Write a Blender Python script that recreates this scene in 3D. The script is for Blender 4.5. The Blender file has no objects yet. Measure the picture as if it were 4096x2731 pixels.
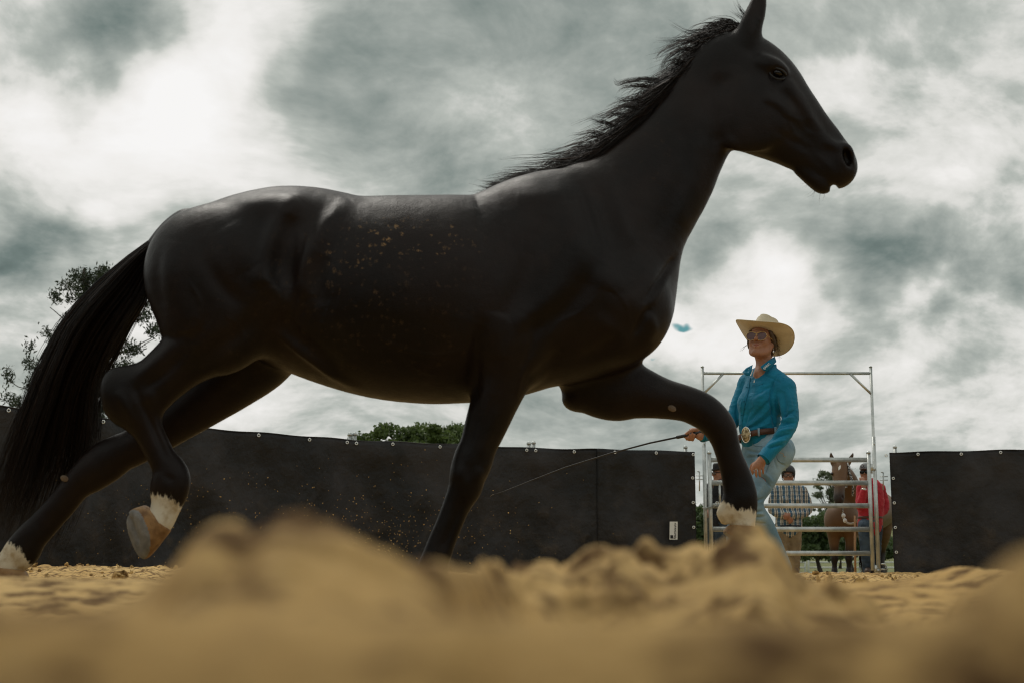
import bpy, math, random
import numpy as np
from mathutils import Vector, Matrix

R = math.radians
rng = np.random.default_rng(7)
random.seed(7)
scene = bpy.context.scene
COL = scene.collection

# ------------------------------------------------------------------ camera
CAM_Z = 0.11
FPX = 4096 * 50 / 36.0            # focal length in photograph pixels
PITCH = math.atan((2262 - 1365.5) / FPX)
cam_d = bpy.data.cameras.new('camera')
cam_d.lens = 50; cam_d.sensor_width = 36; cam_d.clip_start = 0.02; cam_d.clip_end = 6000
cam_d.dof.use_dof = True
cam_d.dof.focus_distance = 9.3
cam_d.dof.aperture_fstop = 5.6
cam = bpy.data.objects.new('camera', cam_d)
cam.location = (0, 0, CAM_Z); cam.rotation_euler = (R(90) + PITCH, 0, 0)
COL.objects.link(cam); scene.camera = cam

def raydir(u, v):
    x = (u - 2048) / FPX; y = (1365.5 - v) / FPX
    c, s = math.cos(PITCH), math.sin(PITCH)
    return np.array([x, c - s * y, s + c * y])
def P(u, v, Y):
    d = raydir(u, v)
    return np.array([0, 0, CAM_Z]) + d * (Y / d[1])

# ------------------------------------------------------------------ render settings
scene.view_settings.view_transform = 'Standard'
scene.view_settings.look = 'None'
scene.view_settings.exposure = 0.0
scene.view_settings.gamma = 1.0
scene.cycles.use_denoising = True
scene.cycles.filter_width = 1.1
scene.cycles.max_bounces = 6
scene.cycles.diffuse_bounces = 3
scene.cycles.glossy_bounces = 3
scene.cycles.transparent_max_bounces = 8

# ------------------------------------------------------------------ sun
SUN_EL, SUN_AZ = R(58), R(-28)        # high, slightly left of the view and in front
sun_d = bpy.data.lights.new('sun', 'SUN'); sun_d.energy = 1.15; sun_d.angle = R(14); sun_d.color = (1.0, 0.95, 0.87)
sun = bpy.data.objects.new('sun', sun_d); COL.objects.link(sun)
sv = Vector((math.sin(SUN_AZ) * math.cos(SUN_EL), math.cos(SUN_AZ) * math.cos(SUN_EL), math.sin(SUN_EL)))
sun.rotation_euler = (-sv).to_track_quat('-Z', 'Y').to_euler()

# ------------------------------------------------------------------ node helpers
class NT:
    def __init__(s, tree):
        s.t = tree; tree.nodes.clear()
    def n(s, kind, **kw):
        nd = s.t.nodes.new(kind)
        for k, v in kw.items():
            if k.startswith('_'): setattr(nd, k[1:], v)
            else:
                key = k.replace('__', ' ')
                if isinstance(v, bpy.types.NodeSocket): s.t.links.new(v, nd.inputs[key])
                else: nd.inputs[key].default_value = v
        return nd
    def link(s, a, b): s.t.links.new(a, b)
    def math(s, op, a, b=None, c=None, clamp=False):
        nd = s.t.nodes.new('ShaderNodeMath'); nd.operation = op; nd.use_clamp = clamp
        for i, x in enumerate((a, b, c)):
            if x is None: continue
            if isinstance(x, bpy.types.NodeSocket): s.t.links.new(x, nd.inputs[i])
            else: nd.inputs[i].default_value = x
        return nd.outputs[0]
    def vmath(s, op, a, b=None, scale=None):
        nd = s.t.nodes.new('ShaderNodeVectorMath'); nd.operation = op
        for i, x in enumerate((a, b)):
            if x is None: continue
            if isinstance(x, bpy.types.NodeSocket): s.t.links.new(x, nd.inputs[i])
            else: nd.inputs[i].default_value = x
        if scale is not None:
            if isinstance(scale, bpy.types.NodeSocket): s.t.links.new(scale, nd.inputs['Scale'])
            else: nd.inputs['Scale'].default_value = scale
        return nd.outputs['Value'] if op in ('DOT_PRODUCT', 'LENGTH', 'DISTANCE') else nd.outputs[0]
    def ramp(s, fac, stops, interp='LINEAR'):
        nd = s.t.nodes.new('ShaderNodeValToRGB'); cr = nd.color_ramp; cr.interpolation = interp
        while len(cr.elements) > 1: cr.elements.remove(cr.elements[-1])
        for i, (p, c) in enumerate(stops):
            e = cr.elements[0] if i == 0 else cr.elements.new(p)
            e.position = p
            c = (c, c, c) if not isinstance(c, (tuple, list)) else c
            e.color = (c[0], c[1], c[2], 1)
        s.t.links.new(fac, nd.inputs[0])
        return nd.outputs[0]
    def mix(s, fac, a, b, kind='MIX'):
        nd = s.t.nodes.new('ShaderNodeMix'); nd.data_type = 'RGBA'; nd.blend_type = kind; nd.clamp_factor = True
        for i, x in ((0, fac), (6, a), (7, b)):
            if isinstance(x, bpy.types.NodeSocket): s.t.links.new(x, nd.inputs[i])
            else: nd.inputs[i].default_value = x if i == 0 else (x[0], x[1], x[2], 1)
        return nd.outputs[2]
    def smooth(s, v, a, b, lo=0.0, hi=1.0):
        nd = s.t.nodes.new('ShaderNodeMapRange'); nd.interpolation_type = 'SMOOTHSTEP'
        s.t.links.new(v, nd.inputs[0])
        for i, x in zip((1, 2, 3, 4), (a, b, lo, hi)): nd.inputs[i].default_value = x
        return nd.outputs[0]
    def noise(s, vec, scale, detail=4, rough=0.5, dist=0.0, out=0):
        nd = s.t.nodes.new('ShaderNodeTexNoise')
        if vec is not None: s.t.links.new(vec, nd.inputs['Vector'])
        nd.inputs['Scale'].default_value = scale; nd.inputs['Detail'].default_value = detail
        nd.inputs['Roughness'].default_value = rough; nd.inputs['Distortion'].default_value = dist
        return nd.outputs[out]

# ------------------------------------------------------------------ world: Nishita sky under broken cloud
def build_world():
    w = bpy.data.worlds.new('World'); scene.world = w; w.use_nodes = True
    t = NT(w.node_tree)
    sky = t.n('ShaderNodeTexSky', _sky_type='NISHITA', _sun_disc=False, _sun_elevation=SUN_EL,
              _sun_rotation=SUN_AZ, _altitude=50.0, _air_density=1.0, _dust_density=1.2, _ozone_density=2.0)
    tc = t.n('ShaderNodeTexCoord')
    d = t.vmath('NORMALIZE', tc.outputs['Generated'])
    sep = t.n('ShaderNodeSeparateXYZ', Vector=d)
    zc = t.math('ADD', t.math('MAXIMUM', sep.outputs[2], 0.0), 0.42)
    px = t.math('DIVIDE', sep.outputs[0], zc); py = t.math('DIVIDE', sep.outputs[1], zc)
    pl = t.n('ShaderNodeCombineXYZ', X=px, Y=py, Z=0.35).outputs[0]
    warp = t.noise(pl, 2.0, 2, 0.5, out=1)
    wv = t.vmath('SCALE', t.vmath('SUBTRACT', warp, (0.5, 0.5, 0.5)), scale=0.26)
    q = t.vmath('ADD', pl, wv)
    big = t.noise(q, 2.1, 3, 0.5)
    mid = t.noise(q, 5.8, 7, 0.62)
    fine = t.noise(q, 17.0, 4, 0.6)
    # large cloud masses: directions of the brighter and darker banks
    dw = t.vmath('ADD', d, t.vmath('SCALE', t.vmath('SUBTRACT', t.noise(d, 6.5, 4, 0.58, out=1), (0.5, 0.5, 0.5)), scale=0.17))
    acc = None
    sd = t.n('ShaderNodeSeparateXYZ', Vector=dw); ay = t.math('MAXIMUM', t.math('ABSOLUTE', sd.outputs[1]), 0.15)
    fl = t.n('ShaderNodeCombineXYZ', X=t.math('DIVIDE', sd.outputs[0], t.math('MULTIPLY', ay, 1.4)), Y=t.math('DIVIDE', sd.outputs[2], ay), Z=0.0).outputs[0]
    def bank(u, v, ru, amt, stretch=1.0):
        nonlocal acc
        c = raydir(u, v)
        ln = t.vmath('DISTANCE', fl, (c[0] / c[1] / 1.4, c[2] / c[1], 0.0))
        g = t.smooth(ln, 0.0, ru / FPX * (0.75 + 0.25 * stretch), amt, 0.0)
        acc = g if acc is None else t.math('ADD', acc, g)
    # amt>0 brighter, <0 darker
    for b in BANKS: bank(*b)
    val = t.math('ADD', t.math('MULTIPLY', t.math('SUBTRACT', big, 0.5), 0.75),
                 t.math('MULTIPLY', t.math('SUBTRACT', mid, 0.5), 0.95))
    val = t.math('ADD', val, t.math('MULTIPLY', t.math('SUBTRACT', fine, 0.5), 0.26))
    val = t.math('ADD', t.math('ADD', val, 0.55), acc)
    cloud = t.ramp(val, CLOUD_RAMP)
    # a few thin openings to the blue
    hole = None
    for (u, v, r_, st) in HOLES:
        c = raydir(u, v); c = c / np.linalg.norm(c)
        df = t.vmath('MULTIPLY', t.vmath('SUBTRACT', dw2(t, d), tuple(c)), (1.0 / st, 0.6, 1.0))
        g = t.smooth(t.vmath('LENGTH', df), r_ / FPX * 0.35, r_ / FPX, 1.0, 0.0)
        hole = g if hole is None else t.math('MAXIMUM', hole, g)
    skyc = t.mix(1.0, sky.outputs[0], (0.30, 0.58, 0.48), 'MULTIPLY')
    c10 = t.vmath('SCALE', cloud, scale=10.0)
    col = t.mix(hole, c10, skyc)
    bg = t.n('ShaderNodeBackground', Color=col, Strength=0.1)
    out = t.n('ShaderNodeOutputWorld', Surface=bg.outputs[0])
    w.cycles.sampling_method = 'MANUAL'; w.cycles.sample_map_resolution = 256
_dw2 = {}
def dw2(t, d):
    if 'x' not in _dw2:
        _dw2['x'] = t.vmath('ADD', d, t.vmath('SCALE', t.vmath('SUBTRACT', t.noise(d, 28, 3, 0.6, out=1), (0.5, 0.5, 0.5)), scale=0.028))
    return _dw2['x']
CLOUD_RAMP = [(0.0, (0.085, 0.118, 0.112)), (0.22, (0.165, 0.21, 0.198)), (0.40, (0.325, 0.360, 0.336)), (0.52, (0.46, 0.49, 0.455)),
              (0.64, (0.70, 0.70, 0.665)), (0.80, (0.86, 0.845, 0.82)), (1.0, (0.93, 0.92, 0.91))]
BANKS = [  # (u, v, radius px, amount, stretch)
    (340, 110, 430, -0.30, 1.0), (190, 330, 280, -0.20, 1.0), (900, 130, 430, 0.27, 1.0), (690, 360, 420, 0.26, 1.0), (1290, 340, 360, -0.17, 1.0),
    (1750, 120, 700, -0.07, 1.3), (2300, 260, 700, -0.04, 1.3), (450, 600, 520, 0.30, 1.3), (900, 640, 330, 0.14, 1.2), (50, 900, 330, -0.40, 1.0),
    (430, 960, 230, -0.16, 1.0), (520, 840, 230, 0.20, 1.0), (3300, 380, 260, 0.30, 1.0), (3850, 560, 420, 0.16, 1.2), (3480, 830, 300, 0.14, 1.2),
    (3560, 1090, 360, -0.34, 1.4), (4050, 1080, 330, -0.26, 1.2), (2900, 1020, 280, -0.14, 1.0), (3080, 1330, 260, 0.34, 1.3), (2680, 1400, 240, 0.34, 1.0),
    (3640, 1330, 220, 0.30, 1.3), (3700, 130, 800, -0.08, 1.4), (620, 1330, 360, 0.22, 1.0)]
HOLES = [(2712, 1293, 15, 3.4), (2622, 1408, 10, 1.5)]
build_world()
# ------------------------------------------------------------------ object helpers
def tag(o, label=None, cat=None, group=None, kind=None):
    if label: o['label'] = label
    if cat: o['category'] = cat
    if group: o['group'] = group
    if kind: o['kind'] = kind
    return o
def mesh_obj(name, verts, faces, mat=None, parent=None, smooth=True, label=None, cat=None, group=None, kind=None, mats=None, fmat=None):
    me = bpy.data.meshes.new(name)
    verts = np.asarray(verts, dtype=np.float32)
    if isinstance(faces, np.ndarray):
        n, k = faces.shape
        me.vertices.add(len(verts)); me.vertices.foreach_set('co', verts.ravel())
        me.loops.add(n * k); me.loops.foreach_set('vertex_index', faces.astype(np.int32).ravel())
        me.polygons.add(n); me.polygons.foreach_set('loop_start', np.arange(0, n * k, k, dtype=np.int32))
        me.update(calc_edges=True); me.validate()
    else:
        me.from_pydata([tuple(map(float, v)) for v in verts], [], [tuple(map(int, f)) for f in faces])
    if mats:
        for m in mats: me.materials.append(m)
        if fmat is not None: me.polygons.foreach_set('material_index', np.asarray(fmat, dtype=np.int32))
    elif mat: me.materials.append(mat)
    if smooth: me.polygons.foreach_set('use_smooth', np.ones(len(me.polygons), dtype=bool))
    me.update()
    o = bpy.data.objects.new(name, me); COL.objects.link(o)
    if parent is not None: o.parent = parent
    tag(o, label, cat, group, kind)
    return o
def link_copy(o, parent=None):
    c = o.copy(); COL.objects.link(c); c.parent = parent
    return c
def empty(name, loc, label=None, cat=None, group=None, kind=None):
    o = bpy.data.objects.new(name, None); o.empty_display_size = 0.1
    o.location = tuple(map(float, loc)); COL.objects.link(o)
    return tag(o, label, cat, group, kind)
def adopt(child, parent):
    """parent a child whose mesh is in world coordinates to an Empty standing at its base"""
    child.parent = parent
    child.matrix_parent_inverse = Matrix.Translation(parent.location).inverted()
    return child

class MB:
    """collects simple solids into one mesh"""
    def __init__(s): s.v = []; s.f = []
    def add(s, vs, fs):
        o = len(s.v); s.v += [tuple(map(float, v)) for v in vs]; s.f += [tuple(i + o for i in f) for f in fs]
    def box(s, c, size, M=None):
        x, y, z = [k / 2 for k in size]
        vs = [Vector((sx * x, sy * y, sz * z)) for sx in (-1, 1) for sy in (-1, 1) for sz in (-1, 1)]
        if M is not None: vs = [M @ v for v in vs]
        vs = [v + Vector(c) for v in vs]
        s.add(vs, [(0, 1, 3, 2), (4, 6, 7, 5), (0, 4, 5, 1), (2, 3, 7, 6), (0, 2, 6, 4), (1, 5, 7, 3)])
    def tube(s, pts, rad, n=10, flat=1.0, up=(0, 0, 1), cap=True):
        pts = [Vector(tuple(map(float, p))) for p in pts]
        rad = rad if isinstance(rad, (list, tuple, np.ndarray)) else [rad] * len(pts)
        vs, fs = [], []
        for i, p in enumerate(pts):
            d = (pts[min(i + 1, len(pts) - 1)] - pts[max(i - 1, 0)]).normalized()
            a = Vector(up) - d * d.dot(Vector(up))
            if a.length < 1e-4: a = Vector((1, 0, 0)) - d * d.x
            a.normalize(); b = d.cross(a)
            for j in range(n):
                th = 2 * math.pi * j / n
                vs.append(p + (a * math.cos(th) + b * math.sin(th) * flat) * rad[i])
        for i in range(len(pts) - 1):
            for j in range(n):
                k = (j + 1) % n
                fs.append((i * n + j, i * n + k, (i + 1) * n + k, (i + 1) * n + j))
        if cap:
            fs.append(tuple(range(n))[::-1]); fs.append(tuple((len(pts) - 1) * n + j for j in range(n)))
        s.add(vs, fs)
    def ring(s, c, r, tr, axis, n=14, m=6, sx=1.0):
        a = Vector(axis).normalized(); u = a.orthogonal().normalized(); w = a.cross(u)
        vs, fs = [], []
        for i in range(n):
            th = 2 * math.pi * i / n; d = u * math.cos(th) * sx + w * math.sin(th)
            for j in range(m):
                ph = 2 * math.pi * j / m
                vs.append(Vector(c) + d * (r + tr * math.cos(ph)) + a * tr * math.sin(ph))
        for i in range(n):
            for j in range(m):
                k, l = (i + 1) % n, (j + 1) % m
                fs.append((i * m + j, k * m + j, k * m + l, i * m + l))
        s.add(vs, fs)
    def sphere(s, c, r, n=12, m=8, M=None):
        r = r if isinstance(r, (tuple, list)) else (r, r, r)
        vs = []; fs = []
        for i in range(m + 1):
            ph = math.pi * i / m
            for j in range(n):
                th = 2 * math.pi * j / n
                v = Vector((r[0] * math.sin(ph) * math.cos(th), r[1] * math.sin(ph) * math.sin(th), r[2] * math.cos(ph)))
                if M is not None: v = M @ v
                vs.append(v + Vector(tuple(map(float, c))))
        for i in range(m):
            for j in range(n):
                k = (j + 1) % n
                fs.append((i * n + j, (i + 1) * n + j, (i + 1) * n + k, i * n + k))
        s.add(vs, fs)
    def build(s, name, mat, parent=None, smooth=True, **kw):
        o = mesh_obj(name, s.v, s.f, mat, None, smooth, **kw)
        if parent is not None: adopt(o, parent)
        return o

# ------------------------------------------------------------------ noise in numpy
_perm = rng.permutation(4096).astype(np.int64)
def _hash(ix, iy, iz):
    return _perm[(_perm[(_perm[ix & 4095] + iy) & 4095] + iz) & 4095] / 4095.0
def vnoise(x, y, z=None):
    if z is None: z = np.zeros_like(x)
    fx, fy, fz = np.floor(x), np.floor(y), np.floor(z)
    ix, iy, iz = fx.astype(np.int64), fy.astype(np.int64), fz.astype(np.int64)
    tx, ty, tz = x - fx, y - fy, z - fz
    tx, ty, tz = [t * t * t * (t * (t * 6 - 15) + 10) for t in (tx, ty, tz)]
    r = 0
    for a in (0, 1):
        for b in (0, 1):
            for c in (0, 1):
                r = r + (tx if a else 1 - tx) * (ty if b else 1 - ty) * (tz if c else 1 - tz) * _hash(ix + a, iy + b, iz + c)
    return r * 2 - 1
def fbm(x, y, z=None, oct=4, gain=0.5):
    s, a = 0, 1.0
    for i in range(oct):
        f = 2.03 ** i
        s = s + a * vnoise(x * f + 17.3 * i, y * f + 5.1 * i, None if z is None else z * f + 9.7 * i); a *= gain
    return s

# ------------------------------------------------------------------ sculpting: distance fields turned into a skin
def catmull(st, m):
    st = np.asarray(st, float); n = len(st)
    if n < 3 or m < 2: return st
    out = []
    for i in range(n - 1):
        p0, p1, p2, p3 = st[max(i - 1, 0)], st[i], st[i + 1], st[min(i + 2, n - 1)]
        for j in range(m):
            t = j / m
            out.append(0.5 * (2 * p1 + (p2 - p0) * t + (2 * p0 - 5 * p1 + 4 * p2 - p3) * t * t + (3 * p1 - p0 - 3 * p2 + p3) * t ** 3))
    out.append(st[-1])
    return np.array(out)
class Sdf:
    def __init__(s, lo, hi, h):
        s.lo = np.asarray(lo, float); s.h = h
        s.n = np.ceil((np.asarray(hi) - s.lo) / h).astype(int) + 1
        s.f = np.full(s.n, 10.0, dtype=np.float32)
        s.ax = [s.lo[i] + h * np.arange(s.n[i]) for i in range(3)]
    def _sub(s, lo, hi):
        sl = []
        for i in range(3):
            a = int(np.clip(np.floor((lo[i] - s.lo[i]) / s.h), 0, s.n[i])); b = int(np.clip(np.ceil((hi[i] - s.lo[i]) / s.h) + 1, 0, s.n[i]))
            if b <= a: return None
            sl.append(slice(a, b))
        return tuple(sl)
    def _put(s, sl, d, k, op):
        f = s.f[sl]; d = d.astype(np.float32)
        if op == 'sub':
            h = np.maximum(k - np.abs(f + d), 0) / max(k, 1e-9)
            s.f[sl] = np.maximum(f, -d) + h * h * k * 0.25
        else:
            h = np.maximum(k - np.abs(f - d), 0) / max(k, 1e-9)
            s.f[sl] = np.minimum(f, d) - h * h * k * 0.25
    def limb(s, st, k=0.03, m=6, p=2.0, op='add'):
        """chain in a plane of constant depth; stations (x, y, z, in-plane radius, lateral radius)"""
        st = catmull(st, m)
        pad = k + 2 * s.h
        rmax = np.maximum(st[:, 3], st[:, 4])
        lo = (st[:, :3] - rmax[:, None]).min(0) - pad; hi = (st[:, :3] + rmax[:, None]).max(0) + pad
        sl = s._sub(lo, hi)
        if sl is None: return
        X, Z = np.meshgrid(s.ax[0][sl[0]], s.ax[2][sl[2]], indexing='ij')
        best = np.full(X.shape, 1e9); D = np.zeros_like(X); HR = np.ones_like(X); HW = np.ones_like(X); YC = np.zeros_like(X)
        for a, b in zip(st[:-1], st[1:]):
            dx, dz = b[0] - a[0], b[2] - a[2]; L = dx * dx + dz * dz + 1e-12
            t = np.clip(((X - a[0]) * dx + (Z - a[2]) * dz) / L, 0, 1)
            dist = np.hypot(X - a[0] - t * dx, Z - a[2] - t * dz)
            hr = a[3] + t * (b[3] - a[3]); e = dist - hr
            u = e < best
            best = np.where(u, e, best); D = np.where(u, dist, D); HR = np.where(u, hr, HR)
            HW = np.where(u, a[4] + t * (b[4] - a[4]), HW); YC = np.where(u, a[1] + t * (b[1] - a[1]), YC)
        y = s.ax[1][sl[1]][None, :, None]
        dy = np.abs(y - YC[:, None, :]) * (HR / HW)[:, None, :]
        D3 = D[:, None, :]
        q = np.sqrt(D3 ** 2 + dy ** 2) if p == 2.0 else (D3 ** p + dy ** p) ** (1 / p)
        d = (q - HR[:, None, :]) * np.minimum(1, HW / HR)[:, None, :]
        s._put(sl, d, k, op)
    def tube(s, pts, k=0.02, m=4, squash=None, op='add'):
        """free chain in 3-D; points (x, y, z, r); squash = (direction, factor)"""
        st = catmull(pts, m)
        pad = k + 2 * s.h
        lo = (st[:, :3] - st[:, 3:4]).min(0) - pad; hi = (st[:, :3] + st[:, 3:4]).max(0) + pad
        if squash is not None and squash[1] < 1:
            ex = st[:, 3].max() * (1 / squash[1] - 1); lo -= ex; hi += ex
        sl = s._sub(lo, hi)
        if sl is None: return
        X = s.ax[0][sl[0]][:, None, None]; Y = s.ax[1][sl[1]][None, :, None]; Z = s.ax[2][sl[2]][None, None, :]
        best = None
        for a, b in zip(st[:-1], st[1:]):
            e = b[:3] - a[:3]; L = e @ e + 1e-12
            t = np.clip(((X - a[0]) * e[0] + (Y - a[1]) * e[1] + (Z - a[2]) * e[2]) / L, 0, 1)
            dx, dy, dz = X - a[0] - t * e[0], Y - a[1] - t * e[1], Z - a[2] - t * e[2]
            if squash is not None:
                n, fa = np.asarray(squash[0], float), squash[1]; n = n / np.linalg.norm(n)
                q = (dx * n[0] + dy * n[1] + dz * n[2]) * (fa - 1)
                dx, dy, dz = dx + q * n[0], dy + q * n[1], dz + q * n[2]
            r = a[3] + t * (b[3] - a[3])
            d = np.sqrt(dx * dx + dy * dy + dz * dz) - r
            if squash is not None and squash[1] > 1: d = d / squash[1] ** 0.5
            best = d if best is None else np.minimum(best, d)
        s._put(sl, best, k, op)
    def ell(s, c, r, M=None, k=0.02, op='add'):
        c = np.asarray(c, float); r = np.asarray(r, float); rm = r.max() + k + 2 * s.h
        sl = s._sub(c - rm, c + rm)
        if sl is None: return
        X = s.ax[0][sl[0]][:, None, None] - c[0]; Y = s.ax[1][sl[1]][None, :, None] - c[1]; Z = s.ax[2][sl[2]][None, None, :] - c[2]
        if M is not None:
            M = np.asarray(M, float)      # columns are the local axes
            X, Y, Z = (X * M[0, 0] + Y * M[1, 0] + Z * M[2, 0], X * M[0, 1] + Y * M[1, 1] + Z * M[2, 1], X * M[0, 2] + Y * M[1, 2] + Z * M[2, 2])
        k0 = np.sqrt((X / r[0]) ** 2 + (Y / r[1]) ** 2 + (Z / r[2]) ** 2)
        k1 = np.sqrt((X / r[0] ** 2) ** 2 + (Y / r[1] ** 2) ** 2 + (Z / r[2] ** 2) ** 2) + 1e-9
        s._put(sl, k0 * (k0 - 1) / k1, k, op)
    def cut(s, point, normal, k=0.0):
        """remove everything on the side the normal points to"""
        n = np.asarray(normal, float); n = n / np.linalg.norm(n)
        X = s.ax[0][:, None, None] - point[0]; Y = s.ax[1][None, :, None] - point[1]; Z = s.ax[2][None, None, :] - point[2]
        d = (X * n[0] + Y * n[1] + Z * n[2]).astype(np.float32)
        h = np.maximum(k - np.abs(s.f - d), 0) / max(k, 1e-9)
        s.f = np.maximum(s.f, d) + h * h * k * 0.25
    def skin(s, smooth=2):
        f = s.f; ins = f < 0
        c = ins[:-1, :-1, :-1].astype(np.int8)
        tot = np.zeros(c.shape, np.int8)
        offs = [(a, b, d) for a in (0, 1) for b in (0, 1) for d in (0, 1)]
        def cor(arr, o): return arr[o[0]:arr.shape[0] - 1 + o[0], o[1]:arr.shape[1] - 1 + o[1], o[2]:arr.shape[2] - 1 + o[2]]
        for o in offs: tot += cor(ins, o)
        act = (tot > 0) & (tot < 8)
        I = np.argwhere(act); N = len(I)
        idx = np.full(act.shape, -1, np.int32); idx[act] = np.arange(N)
        acc = np.zeros((N, 3)); cnt = np.zeros(N)
        vals = {o: f[I[:, 0] + o[0], I[:, 1] + o[1], I[:, 2] + o[2]] for o in offs}
        for o in offs:
            for axn in range(3):
                if o[axn]: continue
                o2 = list(o); o2[axn] = 1; o2 = tuple(o2)
                a, b = vals[o], vals[o2]; m = (a < 0) != (b < 0)
                t = np.where(m, a / np.where(m, a - b, 1), 0)
                pt = np.array(o, float)[None, :].repeat(N, 0); pt[:, axn] = t
                acc += pt * m[:, None]; cnt += m
        V = s.lo + s.h * (I + acc / cnt[:, None])
        F = []
        for axn in range(3):
            b, c2 = [(1, 2), (2, 0), (0, 1)][axn]
            sA = [slice(None)] * 3; sB = [slice(None)] * 3
            sA[axn] = slice(0, -1); sB[axn] = slice(1, None)
            ch = ins[tuple(sA)] != ins[tuple(sB)]
            E = np.argwhere(ch)
            ok = (E[:, b] > 0) & (E[:, c2] > 0) & (E[:, b] < s.n[b] - 1) & (E[:, c2] < s.n[c2] - 1)
            E = E[ok]
            flip = ins[tuple(E.T)]
            q = []
            for db, dc in ((-1, -1), (0, -1), (0, 0), (-1, 0)):
                e = E.copy(); e[:, b] += db; e[:, c2] += dc
                q.append(idx[tuple(e.T)])
            q = np.stack(q, 1); q[~flip] = q[~flip][:, ::-1]
            F.append(q)
        F = np.concatenate(F); F = F[(F >= 0).all(1)]
        # light smoothing
        e = np.concatenate([F[:, [0, 1]], F[:, [1, 2]], F[:, [2, 3]], F[:, [3, 0]]])
        deg = np.bincount(e.ravel(), minlength=N).astype(float); deg[deg == 0] = 1
        for it in range(smooth):
            for lam in (0.5, -0.34):
                A = np.zeros((N, 3))
                for ax in range(3):
                    A[:, ax] = np.bincount(e[:, 0], V[e[:, 1], ax], N) + np.bincount(e[:, 1], V[e[:, 0], ax], N)
                V = V + lam * (A / deg[:, None] - V)
        return V, F
def set_attr(o, name, values):
    a = o.data.attributes.new(name, 'FLOAT', 'POINT')
    a.data.foreach_set('value', np.asarray(values, dtype=np.float32))

# ------------------------------------------------------------------ hair strands as thin three-sided tapering tubes
def strands(curves, rad, name, mat, parent):
    """curves: (S, K, 3) array"""
    S, K, _ = curves.shape
    tan = np.gradient(curves, axis=1); tan /= np.linalg.norm(tan, axis=2, keepdims=True) + 1e-9
    ref = np.array([0.13, -0.97, 0.2]); a = np.cross(tan, ref); a /= np.linalg.norm(a, axis=2, keepdims=True) + 1e-9
    b = np.cross(tan, a)
    rr = np.asarray(rad).reshape(-1, 1) * np.interp(np.linspace(0, 1, K), [0, 0.5, 1], [1, 0.8, 0.12])[None, :]
    ring = []
    for j in range(3):
        th = 2 * math.pi * j / 3
        ring.append(curves + (a * math.cos(th) + b * math.sin(th)) * rr[..., None])
    V = np.stack(ring, 2).reshape(-1, 3)
    base = (np.arange(S)[:, None, None] * K + np.arange(K - 1)[None, :, None]) * 3
    j = np.arange(3)[None, None, :]; k = (j + 1) % 3
    F = np.stack([base + j, base + k, base + 3 + k, base + 3 + j], -1).reshape(-1, 4)
    o = mesh_obj(name, V, F, mat)
    if parent is not None: adopt(o, parent)
    return o

# ------------------------------------------------------------------ materials
def material(name):
    m = bpy.data.materials.new(name); m.use_nodes = True
    return m, NT(m.node_tree)
def finish(t, **kw):
    b = t.n('ShaderNodeBsdfPrincipled', **kw); t.n('ShaderNodeOutputMaterial', Surface=b.outputs[0]); return b
def simple(name, col, rough=0.6, var=0.15, scale=8.0, metal=0.0, bump=0.0, bscale=60.0, spec=0.5, sheen=0.0, dist=0.01):
    m, t = material(name)
    co = t.n('ShaderNodeTexCoord').outputs['Object']
    n = t.noise(co, scale, 5, 0.55)
    c = t.mix(n, tuple(k * (1 - var) for k in col), tuple(min(1, k * (1 + var)) for k in col))
    kw = dict(Base__Color=c, Roughness=rough, Metallic=metal, Sheen__Weight=sheen)
    kw['Specular IOR Level'] = spec
    if bump:
        bn = t.n('ShaderNodeBump', Strength=bump, Distance=dist, Height=t.noise(co, bscale, 4, 0.6)); kw['Normal'] = bn.outputs[0]
    finish(t, **kw)
    return m
def sand_material():
    m, t = material('sand')
    g = t.n('ShaderNodeNewGeometry').outputs['Position']
    n1 = t.noise(g, 1.3, 4, 0.55); n2 = t.noise(g, 16, 6, 0.62); n3 = t.noise(g, 160, 4, 0.7)
    c = t.mix(t.smooth(n1, 0.35, 0.68), (0.55, 0.345, 0.125), (0.68, 0.465, 0.20))
    c = t.mix(t.smooth(n2, 0.52, 0.75), c, (0.38, 0.24, 0.10))
    c = t.mix(t.math('MULTIPLY', t.smooth(n3, 0.55, 0.75), 0.5), c, (0.66, 0.52, 0.29))
    h = t.math('ADD', t.math('MULTIPLY', n2, 1.0), t.math('MULTIPLY', n3, 0.35))
    c = t.mix(t.smooth(t.noise(g, 21, 5, 0.62), 0.45, 0.64), c, (0.125, 0.066, 0.024))  # dark brown blotches: shade of hollows between lumps, painted into the sand colour
    bm = t.n('ShaderNodeBump', Strength=0.7, Distance=0.012, Height=h)
    kw = {'Base Color': c, 'Roughness': 0.92, 'Normal': bm.outputs[0], 'Specular IOR Level': 0.15}
    finish(t, **kw); return m
def grass_material():
    m, t = material('grass')
    g = t.n('ShaderNodeNewGeometry').outputs['Position']
    n = t.noise(g, 0.35, 6, 0.6); n2 = t.noise(g, 5, 5, 0.65)
    c = t.mix(t.smooth(n, 0.35, 0.65), (0.10, 0.125, 0.035), (0.21, 0.20, 0.075))
    c = t.mix(t.smooth(n2, 0.45, 0.7), c, (0.16, 0.19, 0.06))
    bm = t.n('ShaderNodeBump', Strength=0.8, Distance=0.1, Height=n2)
    finish(t, **{'Base Color': c, 'Roughness': 0.9, 'Normal': bm.outputs[0]}); return m
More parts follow.
